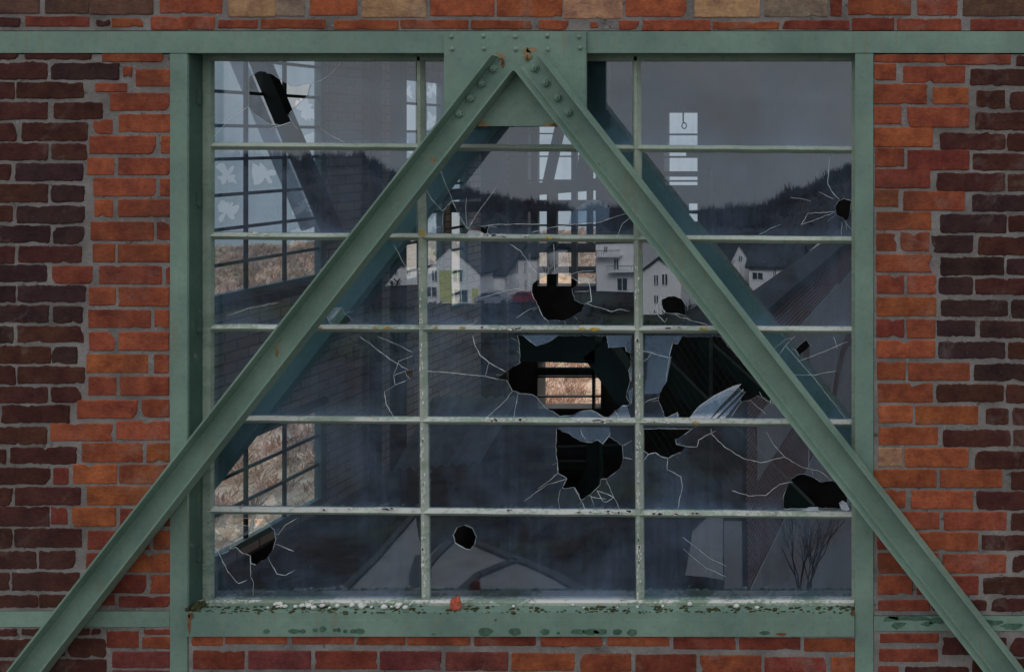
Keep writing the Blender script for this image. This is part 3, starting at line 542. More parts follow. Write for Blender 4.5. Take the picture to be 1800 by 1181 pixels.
CRACKS = {
 (0, 0): [(C([(40,560),(110,480),(170,415),(275,352)], 360, 90, 3.579), 1.2), (C([(868,66),(800,140),(740,180),(660,208),(640,285)], 360, 90, 3.579), 1.3), (C([(730,490),(800,535),(880,575)], 360, 90, 3.579), .9), (C([(415,490),(470,470),(540,448)], 360, 90, 3.579), 1.8), (C([(520,405),(575,350),(600,340)], 360, 90, 3.579), .8)],
 (1, 1): [(C([(30,520),(90,620),(180,715),(258,632)], 740, 220, 4.737), 1.2), (C([(150,350),(200,480),(240,570),(285,690)], 740, 220, 4.737), 1.1), (C([(390,868),(480,720),(540,640),(630,510)], 740, 220, 4.737), 1.2), (C([(500,843),(620,828),(900,826),(1020,820)], 740, 220, 4.737), 1.2), (C([(920,895),(1100,850),(1250,830),(1490,810),(1600,770),(1720,735)], 740, 220, 4.737), 1.1), (C([(1640,912),(1680,820),(1740,775)], 740, 220, 4.737), 1.0), (C([(390,868),(375,760),(376,600)], 740, 220, 4.737), .8), (C([(85,858),(170,850)], 740, 220, 4.737), 1.0)],
 (1, 2): [(C([(1245,625),(1240,720),(1235,800),(1270,860),(1310,900)], 1110, 100, 3.58), 1.2), (C([(1065,1060),(1110,985),(1280,975)], 1110, 100, 3.58), .9), (C([(1070,1055),(1200,1010),(1285,975)], 1110, 100, 3.58), .8), (C([(1340,1030),(1360,1060),(1385,1085)], 1110, 100, 3.58), .9), (C([(1000,885),(1080,895),(1130,910)], 1110, 100, 3.58), .9), (C([(800,1120),(900,1070),(940,1055)], 1110, 100, 3.58), .7), (C([(1180,850),(1250,885),(1275,895)], 1110, 100, 3.58), .9), (C([(1325,1040),(1320,1120)], 1110, 100, 3.58), 1.0)],
 (2, 0): [(C([(120,510),(200,475),(280,460),(365,440)], 360, 390, 2.95) if 0 else [(398,556),(440,541),(490,532)], .8), ([(692,430),(705,455),(719,480),(727,455)], 1.2), ([(574,556),(560,565)], 1)],
 (2, 1): [(C([(740,45),(830,100),(890,190),(960,280)], 740, 420, 4.737), 1.2), (C([(1103,40),(1108,150),(1118,285)], 740, 420, 4.737), 1.0), (C([(1365,535),(1480,570),(1590,605),(1660,585),(1735,605)], 740, 420, 4.737), 1.2), (C([(1240,300),(1290,280),(1350,268),(1440,265)], 740, 420, 4.737), .8), (C([(1355,360),(1385,335),(1410,420),(1418,520),(1380,530)], 740, 420, 4.737), 1.8), (C([(1280,440),(1405,432)], 740, 420, 4.737), 1.0), (C([(960,565),(880,600),(790,660)], 740, 420, 4.737), .8), (C([(500,490),(590,468),(690,435),(790,415),(915,432)], 740, 420, 4.737), 1.0), (C([(360,722),(440,705),(465,670)], 740, 420, 4.737), .8), (C([(1055,680),(1065,725)], 740, 420, 4.737), .8), (C([(1280,650),(1305,675)], 740, 420, 4.737), 1.4), (C([(1195,680),(1205,725)], 740, 420, 4.737), .8)],
 (2, 2): [(C([(245,480),(205,540),(215,620),(268,678),(290,640)], 1110, 420, 4.615), 1.6), (C([(345,603),(400,640),(440,640),(500,668),(600,690),(640,715)], 1110, 420, 4.615), 1.2), (C([(415,665),(440,640),(480,650)], 1110, 420, 4.615), .8)],
 (3, 0): [(C([(1005,40),(1100,110),(1200,190),(1320,260)], 360, 580, 3.69), 1.4), (C([(1120,42),(1250,95),(1352,145)], 360, 580, 3.69), 1.0), (C([(1300,265),(1225,295),(1235,358),(1310,325)], 360, 580, 3.69), 1.4), (C([(1225,290),(1260,200),(1352,165)], 360, 580, 3.69), .9), (C([(1165,400),(1175,480),(1225,562)], 360, 580, 3.69), 1.4), (C([(1235,358),(1165,400)], 360, 580, 3.69), .7)],
 (3, 1): [(C([(335,36),(350,100),(380,160),(440,210),(500,245),(555,272)], 740, 580, 3.69), 1.5), (C([(15,265),(180,275),(330,293),(420,300),(500,320)], 740, 580, 3.69), 1.2), (C([(440,212),(430,250),(415,300)], 740, 580, 3.69), .9), (C([(590,400),(560,445),(430,565)], 740, 580, 3.69), .9), (C([(628,415),(615,490),(600,568)], 740, 580, 3.69), .9), (C([(1255,520),(1290,575)], 740, 580, 3.69), 1.2)],
 (3, 2): [(C([(62,130),(150,155),(245,182)], 1110, 580, 3.69), 1.1), (C([(62,212),(100,190),(130,150)], 1110, 580, 3.69), .8), (C([(60,490),(110,455),(178,435)], 1110, 580, 3.69), .8), (C([(640,570),(710,470)], 1110, 580, 3.69), .9), (C([(770,455),(870,545)], 1110, 580, 3.69), .9), (C([(830,400),(850,440),(925,480)], 1110, 580, 3.69), 1.2), (C([(900,140),(1000,60),(1040,50)], 1110, 580, 3.69), .8), (C([(945,175),(1010,90),(1060,40)], 1110, 580, 3.69), 1.0), (C([(1040,292),(1200,290),(1330,265)], 1110, 580, 3.69), .9), (C([(1080,205),(1250,140),(1400,75)], 1110, 580, 3.69), .9), (C([(1000,100),(1200,330),(1390,575)], 1110, 580, 3.69), .9), (C([(1310,45),(1335,120)], 1110, 580, 3.69), .9)],
 (4, 1): [(C([(1035,640),(1045,680),(1070,710)], 740, 580, 3.69), 1.3), (C([(945,965),(820,1000),(670,1110)], 740, 580, 3.69), .9), (C([(888,930),(760,1030)], 740, 580, 3.69), .8), (C([(1040,1104),(1065,1165)], 740, 580, 3.69), 1.3), (C([(1140,1040),(1200,1060),(1250,1085),(1205,1115),(1180,1110),(1140,1040)], 740, 580, 3.69), 1.5), (C([(1200,970),(1240,1060),(1290,1165)], 740, 580, 3.69), .9), (C([(1310,825),(1370,838)], 740, 580, 3.69), 1.5), (C([(1310,750),(1370,715)], 740, 580, 3.69), .9), (C([(905,1030),(890,1100),(900,1165)], 740, 580, 3.69), .7), (C([(1090,1075),(1150,1090),(1200,1095)], 740, 580, 3.69), 1.2), (C([(1180,738),(1228,668)], 740, 580, 3.69), 1.2)],
 (4, 2): [(C([(235,832),(232,905),(320,950),(330,1010),(300,1160)], 1110, 580, 3.69), 1.1), (C([(350,755),(425,757),(435,712),(515,670),(600,755),(720,830),(840,860),(990,822)], 1110, 580, 3.69), 1.2), (C([(870,655),(920,740),(995,825),(1110,890),(1220,915),(1300,975)], 1110, 580, 3.69), 1.1), (C([(650,1040),(760,1075),(870,1072),(960,1000),(1045,985)], 1110, 580, 3.69), 1.2), (C([(1150,770),(1150,895)], 1110, 580, 3.69), .6), (C([(515,640),(520,665),(545,655)], 1110, 580, 3.69), 1.6), (C([(70,855),(110,805),(155,795),(190,820)], 1110, 580, 3.69), 1.1)],
 (5, 0): [(C([(50,285),(100,320),(120,365),(180,490),(265,585),(330,560)], 360, 895, 4.5), 1.3), (C([(120,360),(195,325)], 360, 895, 4.5), 1.2), (C([(565,275),(640,305),(705,330)], 360, 895, 4.5), 1.6), (C([(500,375),(530,440),(570,510),(640,520),(715,475)], 360, 895, 4.5), 1.2), (C([(725,72),(640,120),(580,200),(550,190)], 360, 895, 4.5), 1.1), (C([(360,380),(362,530),(385,580),(382,680)], 360, 895, 4.5), .9)],
 (5, 2): [(C([(0,480),(140,590),(225,630)], 1200, 781, 2.953), .8), (C([(0,540),(120,640),(225,685)], 1200, 781, 2.953), .7)],
}
PLAB = {(0,0): 'pane with a jagged hole over the dark brace', (1,1): 'pane with narrow slit hole near its lower left', (1,2): 'pane with a round hole by its right edge', (2,1): 'pane with a large round bite out of it', (2,2): 'pane with a keyhole shaped hole',
        (3,1): 'pane broken out over its whole right half', (3,2): 'pane mostly broken out with long splinters standing at the bottom', (4,1): 'pane with a large ragged hole at the right', (4,2): 'pane with two ragged holes', (5,0): 'pane with a hole in its upper left', (5,1): 'pane with one small round hole'}
def val(f, y): return f(y) if callable(f) else f
def ribbon(mb, pts, w_, y, ang=0):
    pp = []
    for i in range(len(pts)-1):      # subdivide and shake
        a_, b_ = pts[i], pts[i+1]; m_ = max(1, int(math.hypot(b_[0]-a_[0], b_[1]-a_[1])/6))
        for k_ in range(m_): pp.append((a_[0]+(b_[0]-a_[0])*k_/m_ + (R.uniform(-.7, .7) if k_ else 0), a_[1]+(b_[1]-a_[1])*k_/m_ + (R.uniform(-.7, .7) if k_ else 0)))
    pp.append(pts[-1]); vs = []
    for i, (x, y_) in enumerate(pp):
        a_ = pp[max(0, i-1)]; b_ = pp[min(len(pp)-1, i+1)]; dx, dy = b_[0]-a_[0], b_[1]-a_[1]; l = math.hypot(dx, dy) or 1
        ww = w_*.26*(.55+.9*R.random()) * (0.5 if i in (0, len(pp)-1) else 1)
        vs += [P(x-dy/l*ww, y_+dx/l*ww, y), P(x+dy/l*ww, y_-dx/l*ww, y)]
    mb.add(vs, [(2*i, 2*i+1, 2*i+3, 2*i+2) for i in range(len(pp)-1)])
def jag(poly, amp=1.25):
    res = []
    for i in range(len(poly)):
        a_, b_ = poly[i], poly[(i+1) % len(poly)]; l = math.hypot(b_[0]-a_[0], b_[1]-a_[1]); m_ = max(1, int(l/5))
        for k_ in range(m_):
            s_ = amp if k_ else 0
            res.append((a_[0]+(b_[0]-a_[0])*k_/m_ + R.uniform(-s_, s_), a_[1]+(b_[1]-a_[1])*k_/m_ + R.uniform(-s_, s_)))
    return res
TH = .004
for r in range(6):
    for c in range(3):
        x0f, x1f = COLX[c]
        y0 = 104 if r == 0 else None; y1 = 1057 if r == 5 else None
        def top_(x): return 104 if r == 0 else hat(r-1, x) + 4
        def bot_(x): return 1057 if r == 5 else hat(r, x) - 4
        mid = (top_(700)+bot_(700))/2
        xl, xr = val(x0f, mid)-1, val(x1f, mid)+1
        outer = [(xl, top_(xl)), (xr, top_(xr)), (xr, bot_(xr)), (xl, bot_(xl))]
        loops = [[P(x, y, YG) for x, y in outer]] + [[P(x, y, YG) for x, y in jag(h)] for h in HOLES.get((r, c), [])]
        t1_, t2_ = R.uniform(-.0011, .0011), R.uniform(-.0011, .0011); cx_, cz_ = (loops[0][0]+loops[0][2]).x/2, (loops[0][0]+loops[0][2]).z/2
        tris = geometry.tessellate_polygon(loops)
        for lp in loops:
            for v_ in lp: v_.y += (v_.x-cx_)*t1_ + (v_.z-cz_)*t2_     # every pane sits a hair out of true in its putty
        flat = sum(loops, []); n = len(flat)
        pane = MB(); back = [v + Vector((0, TH, 0)) for v in flat]
        pane.add(flat + back, [tuple(t) for t in tris] + [tuple(n+i for i in t[::-1]) for t in tris])
        k0 = 0
        for lp in loops:
            m_ = len(lp)
            for i in range(m_): pane.f.append([k0+i, k0+(i+1) % m_, n+k0+(i+1) % m_, n+k0+i]); pane.m.append(1); pane.c.append(None)
            k0 += m_
        po = pane.build('glass_pane', [M['glass'], M['edge']], win, label=PLAB.get((r, c)))
        if (r, c) in CRACKS or (r, c) in HOLES:
            mb = MB()
            for pts, w_ in CRACKS.get((r, c), []): ribbon(mb, pts, w_, YG-.0012)
            for h in HOLES.get((r, c), []):        # bright chipped rim, broken up along its length
                h2 = h + [h[0]]
                for i in range(len(h2)-1):
                    if R.random() < .5: ribbon(mb, [h2[i], h2[i+1]], R.uniform(.4, 1.1), YG-.0011)
                    if R.random() < .42:
                        hx = sum(q_[0] for q_ in h)/len(h); hy = sum(q_[1] for q_ in h)/len(h); dx, dy = h2[i][0]-hx, h2[i][1]-hy; l = math.hypot(dx, dy)+1e-6; t_ = R.uniform(4, 26)*(R.random()**.6); an = R.uniform(-.35, .35)
                        ex, ey = dx/l*math.cos(an)-dy/l*math.sin(an), dx/l*math.sin(an)+dy/l*math.cos(an); q2_ = (h2[i][0]+ex*t_, h2[i][1]+ey*t_)
                        if xl+3 < q2_[0] < xr-3 and top_(700)+3 < q2_[1] < bot_(700)-3: ribbon(mb, [h2[i], q2_], R.uniform(.35, .8), YG-.0010)
            mb.build('crack', M['crack'], po)
# loose shards: leaning pieces that catch the sky
def shard(poly, tilt, y, mat, name='glass_shard', lab=None):
    pts = [P(a_, b_, y) for a_, b_ in poly]; zb = min(p_.z for p_ in pts)
    pts = [Vector((p_.x, p_.y + (p_.z-zb)*tilt, p_.z)) for p_ in pts]
    mb = MB(); mb.slab(pts, .003, 0, 1); return mb.build(name, [mat, M['edge']], win, label=lab)
S1 = lambda l: C(l, 1110, 580, 3.69)
S2 = lambda l: C(l, 740, 580, 3.69)
shard(S1([(62,42),(280,42),(262,95),(245,180),(62,128)]), .16, YG+.006, M['glass_pale'])
shard(S1([(62,132),(245,185),(222,340),(180,410),(62,418)]), .2, YG+.006, M['glass_pale'])
shard(S1([(370,577),(430,500),(520,440),(640,385),(692,373),(640,430),(560,510),(510,577)]), .5, YG-.006, M['splinter'])
shard(S1([(515,577),(600,500),(706,398),(712,408),(640,480),(545,577)]), .4, YG-.008, M['splinter'])
shard(S1([(560,577),(640,500),(732,408),(690,470),(600,577)]), .3, YG-.003, M['splinter'])
shard(S1([(230,577),(294,536),(306,577)]), .4, YG+.006, M['glass_pale'])
shard(S1([(280,42),(325,42),(300,92),(268,85)]), .3, YG+.012, M['glass_pale'])
shard(S1([(1343,1130),(1365,1115),(1395,1130),(1415,1165),(1395,1172),(1362,1165)]), .5, YG-.012, M['glass_pale'])
shard(S1([(1100,1172),(1150,1152),(1205,1150),(1215,1172)]), .5, YG-.008, M['glass_pale'])
shard(S2([(650,36),(890,36),(830,80),(748,104),(700,75)]), .22, YG+.005, M['glass_pale'])
shard(S2([(1200,38),(1362,38),(1360,60),(1325,108),(1215,115)]), .2, YG+.006, M['glass_pale'])
shard(S2([(1325,110),(1362,60),(1362,142),(1330,132)]), .1, YG+.010, M['glass_pale'])
shard(S2([(960,575),(1040,528),(1100,522),(1150,545),(1200,576)]), .3, YG+.008, M['glass_pale'])
shard(S2([(1205,577),(1300,494),(1325,497),(1360,577)]), .35, YG-.004, M['glass_pale'])
shard(S2([(880,634),(1215,634),(1225,690),(1178,738),(1145,712),(1070,722),(1010,700)]), .15, YG+.006, M['glass_pale'])
shard(S2([(1345,262),(1366,235),(1366,330),(1355,330)]), .1, YG-.003, M['glass_pale']); shard(S2([(1335,400),(1366,380),(1366,480),(1345,440)]), .3, YG-.003, M['glass_pale'])
shard(C([(1250,730),(1330,665),(1375,630),(1445,622),(1500,645),(1565,695),(1562,790),(1400,815),(1230,832)], 740, 220, 4.737), .12, YG+.006, M['glass_pale'], lab='pale broken piece leaning behind the pane')
shard(C([(245,912),(300,895),(355,912)], 740, 220, 4.737), .3, YG-.006, M['glass_pale']); shard(C([(372,914),(395,875),(470,880),(540,912)], 740, 220, 4.737), .3, YG-.006, M['glass_pale'])
shard([(573,560),(580,545),(598,541),(590,552),(583,570)], .2, YG+.006, M['glass_pale'])
shard(C([(380,180),(375,100),(392,140),(440,120),(475,138)], 360, 895, 4.5), .2, YG+.006, M['glass_pale'])
shard(C([(345,95),(358,85),(362,180),(330,195),(210,265),(200,258),(340,165)], 360, 895, 4.5), .2, YG+.006, M['glass_pale'])

# ------------------------------------------------------------------ what lies on the sill
zs = P(0, 1075).z
def lump(mb, c, r, n=10, sq=(1, 1, 1), seed=0):
    vs = []; fs = []; m_ = 6
    for j in range(m_+1):
        t_ = math.pi*j/m_
        for i in range(n):
            p_ = 6.2832*i/n; d = Vector((math.sin(t_)*math.cos(p_), math.sin(t_)*math.sin(p_), math.cos(t_)))
            k = r*(1+.38*noise.noise(d*1.6+Vector((seed, 0, 0)))); vs.append((c[0]+d.x*k*sq[0], c[1]+d.y*k*sq[1], c[2]+d.z*k*sq[2]))
    for j in range(m_):
        for i in range(n): fs.append((j*n+i, j*n+(i+1) % n, (j+1)*n+(i+1) % n, (j+1)*n+i))
    mb.add(vs, fs)
mb = MB(); q = P(800, 1075, .02); lump(mb, (q.x, .022, zs+.021), .026, 9, (.95, .8, 1.05), 3)
mb.build('brick_chunk', plain('red_brick_chip', (.42, .10, .06), .9, .45, 45, .6), label='small chunk of red brick lying on the mossy window ledge', cat='brick piece')
mb = MB()
for i in range(270):
    x = R.uniform(350, 1500); 
    if noise.noise(Vector((x*.02, 1, 0))) < -.2 and x > 500: continue
    q = P(x, 1075, .02); s_ = R.uniform(.002, .006); lump(mb, (q.x, R.uniform(.006, .046), zs+s_*.4), s_, 6, (1.6, 1, .8), i)
for i in range(60):
    q = P(R.uniform(329, 352), 1075, .03); s_ = R.uniform(.003, .009); lump(mb, (q.x+.01, R.uniform(.006, .07), zs+s_), s_, 6, (1.2, 1, 1.4), i)
for i in range(210):
    x = R.uniform(345, 1500); q = P(x, 1075, 0); s_ = R.uniform(.0015, .0042)*(1.5 if noise.noise(Vector((x*.03, 5, 0))) > .1 else 1); lump(mb, (q.x, R.uniform(-.006, .004), zs+R.uniform(-.004, .002)), s_, 6, (1.8, .8, .9), i)
mb.build('moss', plain('moss', (.055, .062, .026), .95, .7, 60, .8), label='brown green moss and crumbs along the window ledge', cat='moss', kind='stuff', smooth=True)
mb = MB()
for i in range(42):
    q = P(R.choice([R.uniform(470, 730), R.uniform(470, 730), R.uniform(740, 1490)]), 1075, .03); s_ = R.uniform(.0025, .0095); lump(mb, (q.x, R.uniform(.012, .05), zs+.006+s_*.7), s_, 7, (1.3, 1, .9), i)
mb.build('paint_flakes', M['lime'], label='white paint and lime flakes scattered on the window ledge', cat='debris', kind='stuff', smooth=True)


# ------------------------------------------------------------------ the hall behind the window
XS, YK, ZT, ZF = -4.0, 9.0, ZC+1.7, ZC-7.5
def gridwall(mb, axis, at, th, u0, u1, v0, v1, holes):
    us = sorted({u0, u1, *[h[0] for h in holes], *[h[1] for h in holes]}); vs = sorted({v0, v1, *[h[2] for h in holes], *[h[3] for h in holes]})
    for i in range(len(us)-1):
        run = None
        for j in range(len(vs)-1):
            cu, cv = (us[i]+us[i+1])/2, (vs[j]+vs[j+1])/2
            if any(h[0] < cu < h[1] and h[2] < cv < h[3] for h in holes): 
                if run is not None: cell(mb, axis, at, th, us[i], us[i+1], run, vs[j]); run = None
            elif run is None: run = vs[j]
        if run is not None: cell(mb, axis, at, th, us[i], us[i+1], run, vs[-1])
def cell(mb, axis, at, th, a0, a1, b0, b1):
    if axis == 'x': mb.box((at, a0, b0), (at+th, a1, b1))
    else: mb.box((a0, at, b0), (a1, at+th, b1))
def mat_inner_brick(name, c1, c2, mc, ax, low_shade=False):
    g = NT(name); p = g.obj(); sp_ = g.n('ShaderNodeSeparateXYZ', {0: p}); cb = g.n('ShaderNodeCombineXYZ', {0: sp_.outputs[ax], 1: sp_.outputs[2]})
    b = g.n('ShaderNodeTexBrick', {'Vector': cb.outputs[0], 'Color1': (*c1, 1), 'Color2': (*c2, 1), 'Mortar': (*mc, 1), 'Scale': 1.0, 'Mortar Size': .009, 'Mortar Smooth': .3, 'Brick Width': .26, 'Row Height': .083})
    n_ = g.noise(p, 2.2, 6, .7)
    c = g.mix(g.rng(n_, .5, .8, 0, .5), b.outputs[0], (.04, .04, .04))
    if low_shade: c = g.mix(g.rng(sp_.outputs[2], ZC-3.34, ZC-3.30, 1, 0), c, (.012, .013, .014))  # darkness of the hall painted into the wall colour below the low window
    return g.finish(c, .95, g.bump(b.outputs[1], -.4, .01))
M['sidebrick'] = mat_inner_brick('limewashed_brick', (.66, .55, .50), (.50, .42, .38), (.22, .20, .19), 1, True)
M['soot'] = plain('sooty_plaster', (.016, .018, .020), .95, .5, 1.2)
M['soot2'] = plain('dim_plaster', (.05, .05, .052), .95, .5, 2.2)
def ys(px): return (XC-XS)*F0/(1700-px) - DC
def zs_(px, py): return ZC - (py-245)*(DC+ys(px))/F0
W1 = (3.35, 5.30, ZC-1.25, ZC+.92); W2 = (3.35, 5.30, ZC-3.25, ZC-2.36)
WA = (ys(694), ys(783), ZC-1.5, ZC+.66); WB_ = (ys(791), ys(823), ZC-1.92, ZC+.1)
side = thing('side_wall', (XS, 4.6, ZF), 'limewashed brick side wall inside the hall, seen through the left panes', 'inner wall')
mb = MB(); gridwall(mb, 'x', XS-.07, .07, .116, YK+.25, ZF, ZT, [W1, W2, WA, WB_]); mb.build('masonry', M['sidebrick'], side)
def bk(px, py): return P(px, py, YK)
def rect(x0, y0, x1, y1): a_, b_ = bk(x0, y0), bk(x1, y1); return (a_.x, b_.x, b_.z, a_.z)
HC, HD, HE = rect(928, 215, 1047, 503), rect(1167, 198, 1226, 400), rect(945, 632, 1057, 718)
slit = [rect(898, 752, 901, 796), rect(898, 803, 901, 888), rect(898, 662, 901, 720), rect(898, 300, 901, 330)]
backw = thing('end_wall', (0, YK, ZF), 'dark far end wall of the hall with tall bright openings', 'inner wall')
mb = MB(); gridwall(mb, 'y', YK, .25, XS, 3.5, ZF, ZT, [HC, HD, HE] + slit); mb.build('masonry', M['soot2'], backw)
rw = thing('inner_side_wall', (3.5, 4.6, ZF), 'right hand wall inside the hall with unseen openings added for light', 'inner wall')
mb = MB(); gridwall(mb, 'x', 3.5, .25, .116, YK+.25, ZF, ZT, [(1.6, 4.6, ZC-1.3, ZC+1.4), (5.2, 8.3, ZC-1.3, ZC+1.4)]); mb.build('masonry', M['soot'], rw)  # openings out of view, added to brighten the brick wall opposite
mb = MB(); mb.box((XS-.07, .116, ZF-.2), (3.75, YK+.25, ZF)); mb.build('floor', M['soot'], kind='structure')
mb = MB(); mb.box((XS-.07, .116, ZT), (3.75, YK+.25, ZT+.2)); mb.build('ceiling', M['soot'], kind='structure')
# outer shell of the building below and beside the bay
sh = thing('hall_building', (0, 4, 0), 'brick body of the hall carrying the window bay, above and below the picture', 'building')
a_, b_ = P(XL, YT), P(XR, YB); mb = MB(); mb.box((a_.x, .02, -1), (b_.x, YK+.3, ZF-.201)); mb.box((a_.x, .02, ZT+.201), (b_.x, YK+.3, a_.z)) if a_.z > ZT+.25 else None
mb.box((a_.x, .02, ZF-.2), (b_.x, .112, b_.z-.002)); mb.build('wall', mat_inner_brick('plain_outer_brick', (.24, .07, .045), (.17, .05, .04), (.3, .28, .26), 0), sh)

# windows of the side wall: dark bars, grimy panes, some missing
def side_window(w_, vy, vz, label, missing, jambs=True):
    y0, y1, z0, z1 = w_; t = thing('hall_window', (XS-.035, (y0+y1)/2, z0), label, 'window', 'barred windows in the side wall of the hall')
    mb = MB(); X = XS-.035
    for y in vy: mb.box((X-.012, y-.012, z0), (X+.012, y+.012, z1))
    for z in vz: mb.box((X-.010, y0, z-.013), (X+.010, y1, z+.013))
    mb.build('glazing_bar', M['muntin'], t)
    mb = MB()
    mb.box((X-.03, y1-.07, z0), (X+.03, y1, z1)); mb.box((X-.03, y0, z0), (X+.03, y0+.05, z1)); mb.box((X-.03, y0+.05, z1-.05), (X+.03, y1-.07, z1)); mb.box((X-.03, y0+.05, z0), (X+.03, y1-.07, z0+.05))
    mb.build('frame', M['paint_dark'] if not jambs else mat_paint('pale_frame_paint', (.20, .30, .30), 0, dirt=.5), t)
    ys_ = [y0] + list(vy) + [y1]; zz = sorted([z0] + list(vz) + [z1]); k = 0
    mb = MB()
    for i in range(len(ys_)-1):
        for j in range(len(zz)-1):
            k += 1; a0, a1, b0, b1 = ys_[i], ys_[i+1], zz[j], zz[j+1]
            if k in missing: continue
            if R.random() < .55: mb.add([(X, a0, b0), (X, a1, b0), (X, a1, b1), (X, a0, b1)], [(0, 1, 2, 3)])
            else:      # broken pane: jagged remains round the edge
                cy_, cz_ = (a0+a1)/2+R.uniform(-.05, .05), (b0+b1)/2+R.uniform(-.03, .03); n_ = 36; o_ = []; q_ = []; sd_ = R.uniform(0, 99)
                for m_ in range(n_):
                    an = 6.2832*m_/n_; dx, dz_ = math.cos(an), math.sin(an); s_ = min((a1-a0)/2/max(abs(dx), 1e-3), (b1-b0)/2/max(abs(dz_), 1e-3))
                    o_.append((X, (a0+a1)/2+dx*s_, (b0+b1)/2+dz_*s_)); s2 = s_*max(.12, min(.93, .55+.75*noise.noise(Vector((dx*1.3, dz_*1.3, sd_)))+R.uniform(-.04, .04)-(.3 if R.random() < .10 else 0))); q_.append((X, cy_+dx*s2*.8, cz_+dz_*s2*.8))
                mb.add(o_+q_, [(m_, (m_+1) % n_, n_+(m_+1) % n_, n_+m_) for m_ in range(n_)])
    mb.build('glass', M['glass_in'], t, fixn=False)
zr = [ZC+.64, ZC+.37, ZC+.105, ZC-.155, ZC-.434, ZC-.70, ZC-.975]
side_window(W1, [3.84, 4.31, 4.78], zr, 'tall barred window in the left side wall behind the upper left panes', {5})
side_window(W2, [3.84, 4.31, 4.78], [ZC-2.64, ZC-2.90], 'low barred window in the left side wall with dry grass outside', {1, 2, 5, 6, 8, 9})
side_window(WA, [ys(741)], [ZC+.66-.29*i for i in range(1, 8)], 'narrow bright window in the side wall behind the second upright bar', {2, 7})
side_window(WB_, [], [ZC-.25*i for i in range(0, 8)], 'narrowest bright window slit in the side wall, nearest the far corner', {2, 3})
sp = thing('sill_board', (XS, 4.3, ZC-1.3), 'dark sloping sill board under the tall barred side window', 'sill')
mb = MB(); mb.box((XS, 3.3, ZC-1.33), (XS+.06, 5.25, ZC-1.255)); mb.box((XS, 3.3, ZC-2.355), (XS+.05, 5.25, ZC-2.30)); mb.build('board', M['steel_in'], sp)
# openings of the end wall
def bars(name, parent, lst, y, mat):
    mb = MB()
    for x0, y0, x1, y1 in lst: a_, b_ = P(x0, y0, y), P(x1, y1, y); mb.box((a_.x, y, b_.z), (b_.x, y+.06, a_.z))
    mb.build(name, mat, parent)
e1 = thing('end_window', (P(987, 500, YK).x, YK, HC[2]), 'tallest opening of the far end wall crossed by thick steel members', 'window', 'openings in the far end wall')
bars('upright', e1, [(933, 215, 945, 503), (961, 334, 978, 503), (1004, 215, 1013, 503), (1031, 215, 1040, 440)], YK-.08, M['steel_in'])
bars('crossbar', e1, [(928, 352, 1047, 368), (928, 395, 1047, 398), (928, 428, 1047, 444), (928, 469, 1047, 480), (928, 234, 1047, 236.5), (928, 274, 1047, 276.5), (928, 316, 1047, 319)], YK-.01, M['steel_in'])
mb = MB(); a_, b_ = P(990, 200, YK-.3), P(960, 335, YK-.3); mb.beam(a_, b_, .105, .08); mb.beam(P(1042, 200, YK-.3), P(1018, 335, YK-.3), .12, .08); mb.beam(P(880, 341, YK-.35), P(1110, 322, YK-.35), .105, .1); mb.build('diagonal', M['steel_in'], e1)
e2 = thing('end_window', (P(1196, 400, YK).x, YK, HD[2]), 'right hand opening of the far end wall with a hook hanging in it', 'window', 'openings in the far end wall')
bars('crossbar', e2, [(1167, 235, 1226, 238.5), (1167, 274.5, 1226, 278), (1167, 301.5, 1226, 311), (1167, 317, 1226, 320), (1167, 326, 1226, 358), (1167, 370, 1226, 376), (1167, 390, 1226, 400)], YK-.03, M['steel_in'])
bars('plate', e2, [(1167, 358, 1209, 400), (1160, 190, 1173, 262), (1206, 262, 1226, 274.5)], YK-.1, M['soot2'])
mb = MB(); q = P(1201, 186, YK-.4); mb.cyl(q, q-Vector((0, 0, .22)), .010, 8)
for i in range(12):
    a0, a1 = 6.2832*i/12, 6.2832*(i+1)/12; c = q-Vector((-.012, 0, .245)); mb.cyl(c+Vector((.028*math.cos(a0), 0, .036*math.sin(a0))), c+Vector((.028*math.cos(a1), 0, .036*math.sin(a1))), .008, 6)
mb.build('hook', M['muntin'], label='iron hook on a rod hanging before the right hand far opening', cat='hook')
e3 = thing('end_window', (P(1000, 717, YK).x, YK, HE[2]), 'low wide opening of the far end wall showing bright grass outside', 'window', 'openings in the far end wall')
bars('glazing_bar', e3, [(940, 647, 1060, 660), (940, 696, 1060, 698.5), (1040.5, 632, 1044, 718), (1056, 632, 1060, 718), (944, 662, 1060, 664)], YK-.02, M['muntin'])
# steel inside the hall
def member(name, lab, pts, y, wd, th, mat, group=None, cat='steel member'):
    q = [P(a_, b_, y) for a_, b_ in pts]; t = thing(name, min(q, key=lambda v_: v_.z), lab, cat, group); mb = MB()
    for i in range(len(q)-1): mb.beam(q[i], q[i+1], wd, th)
    mb.build('bar', mat, t); return t
M['steel_dim'] = plain('dim_green_steel', (.035, .062, .058), .7, .3, 5)
member('roof_strut', 'dark strut slanting across the tall barred side window', [(452, 95), (592, 425)], 4.55, .12, .10, M['steel_in'])
member('thin_strut', 'thin pale strut beside the dark one across the side window', [(405, 70), (545, 400)], 6.8, .16, .06, plain('pale_strut', (.30, .33, .38), .7))
member('steel_column', 'dark steel column close to the limewashed wall', [(700, -60), (700, 1100)], 5.4, .10, .1, M['steel_in'])
member('steel_column', 'dark steel column left of the narrow bright side window', [(660, -60), (660, 1100)], 5.9, .07, .1, M['steel_in'])
member('steel_column', 'wide sooty column in front of the far corner of the hall', [(868, -60), (868, 1100)], 7.6, .22, .15, M['steel_in'])
member('roof_beam', 'dark horizontal beam high across the middle of the hall', [(760, 345), (1120, 318)], 7.2, .12, .12, M['steel_in'])
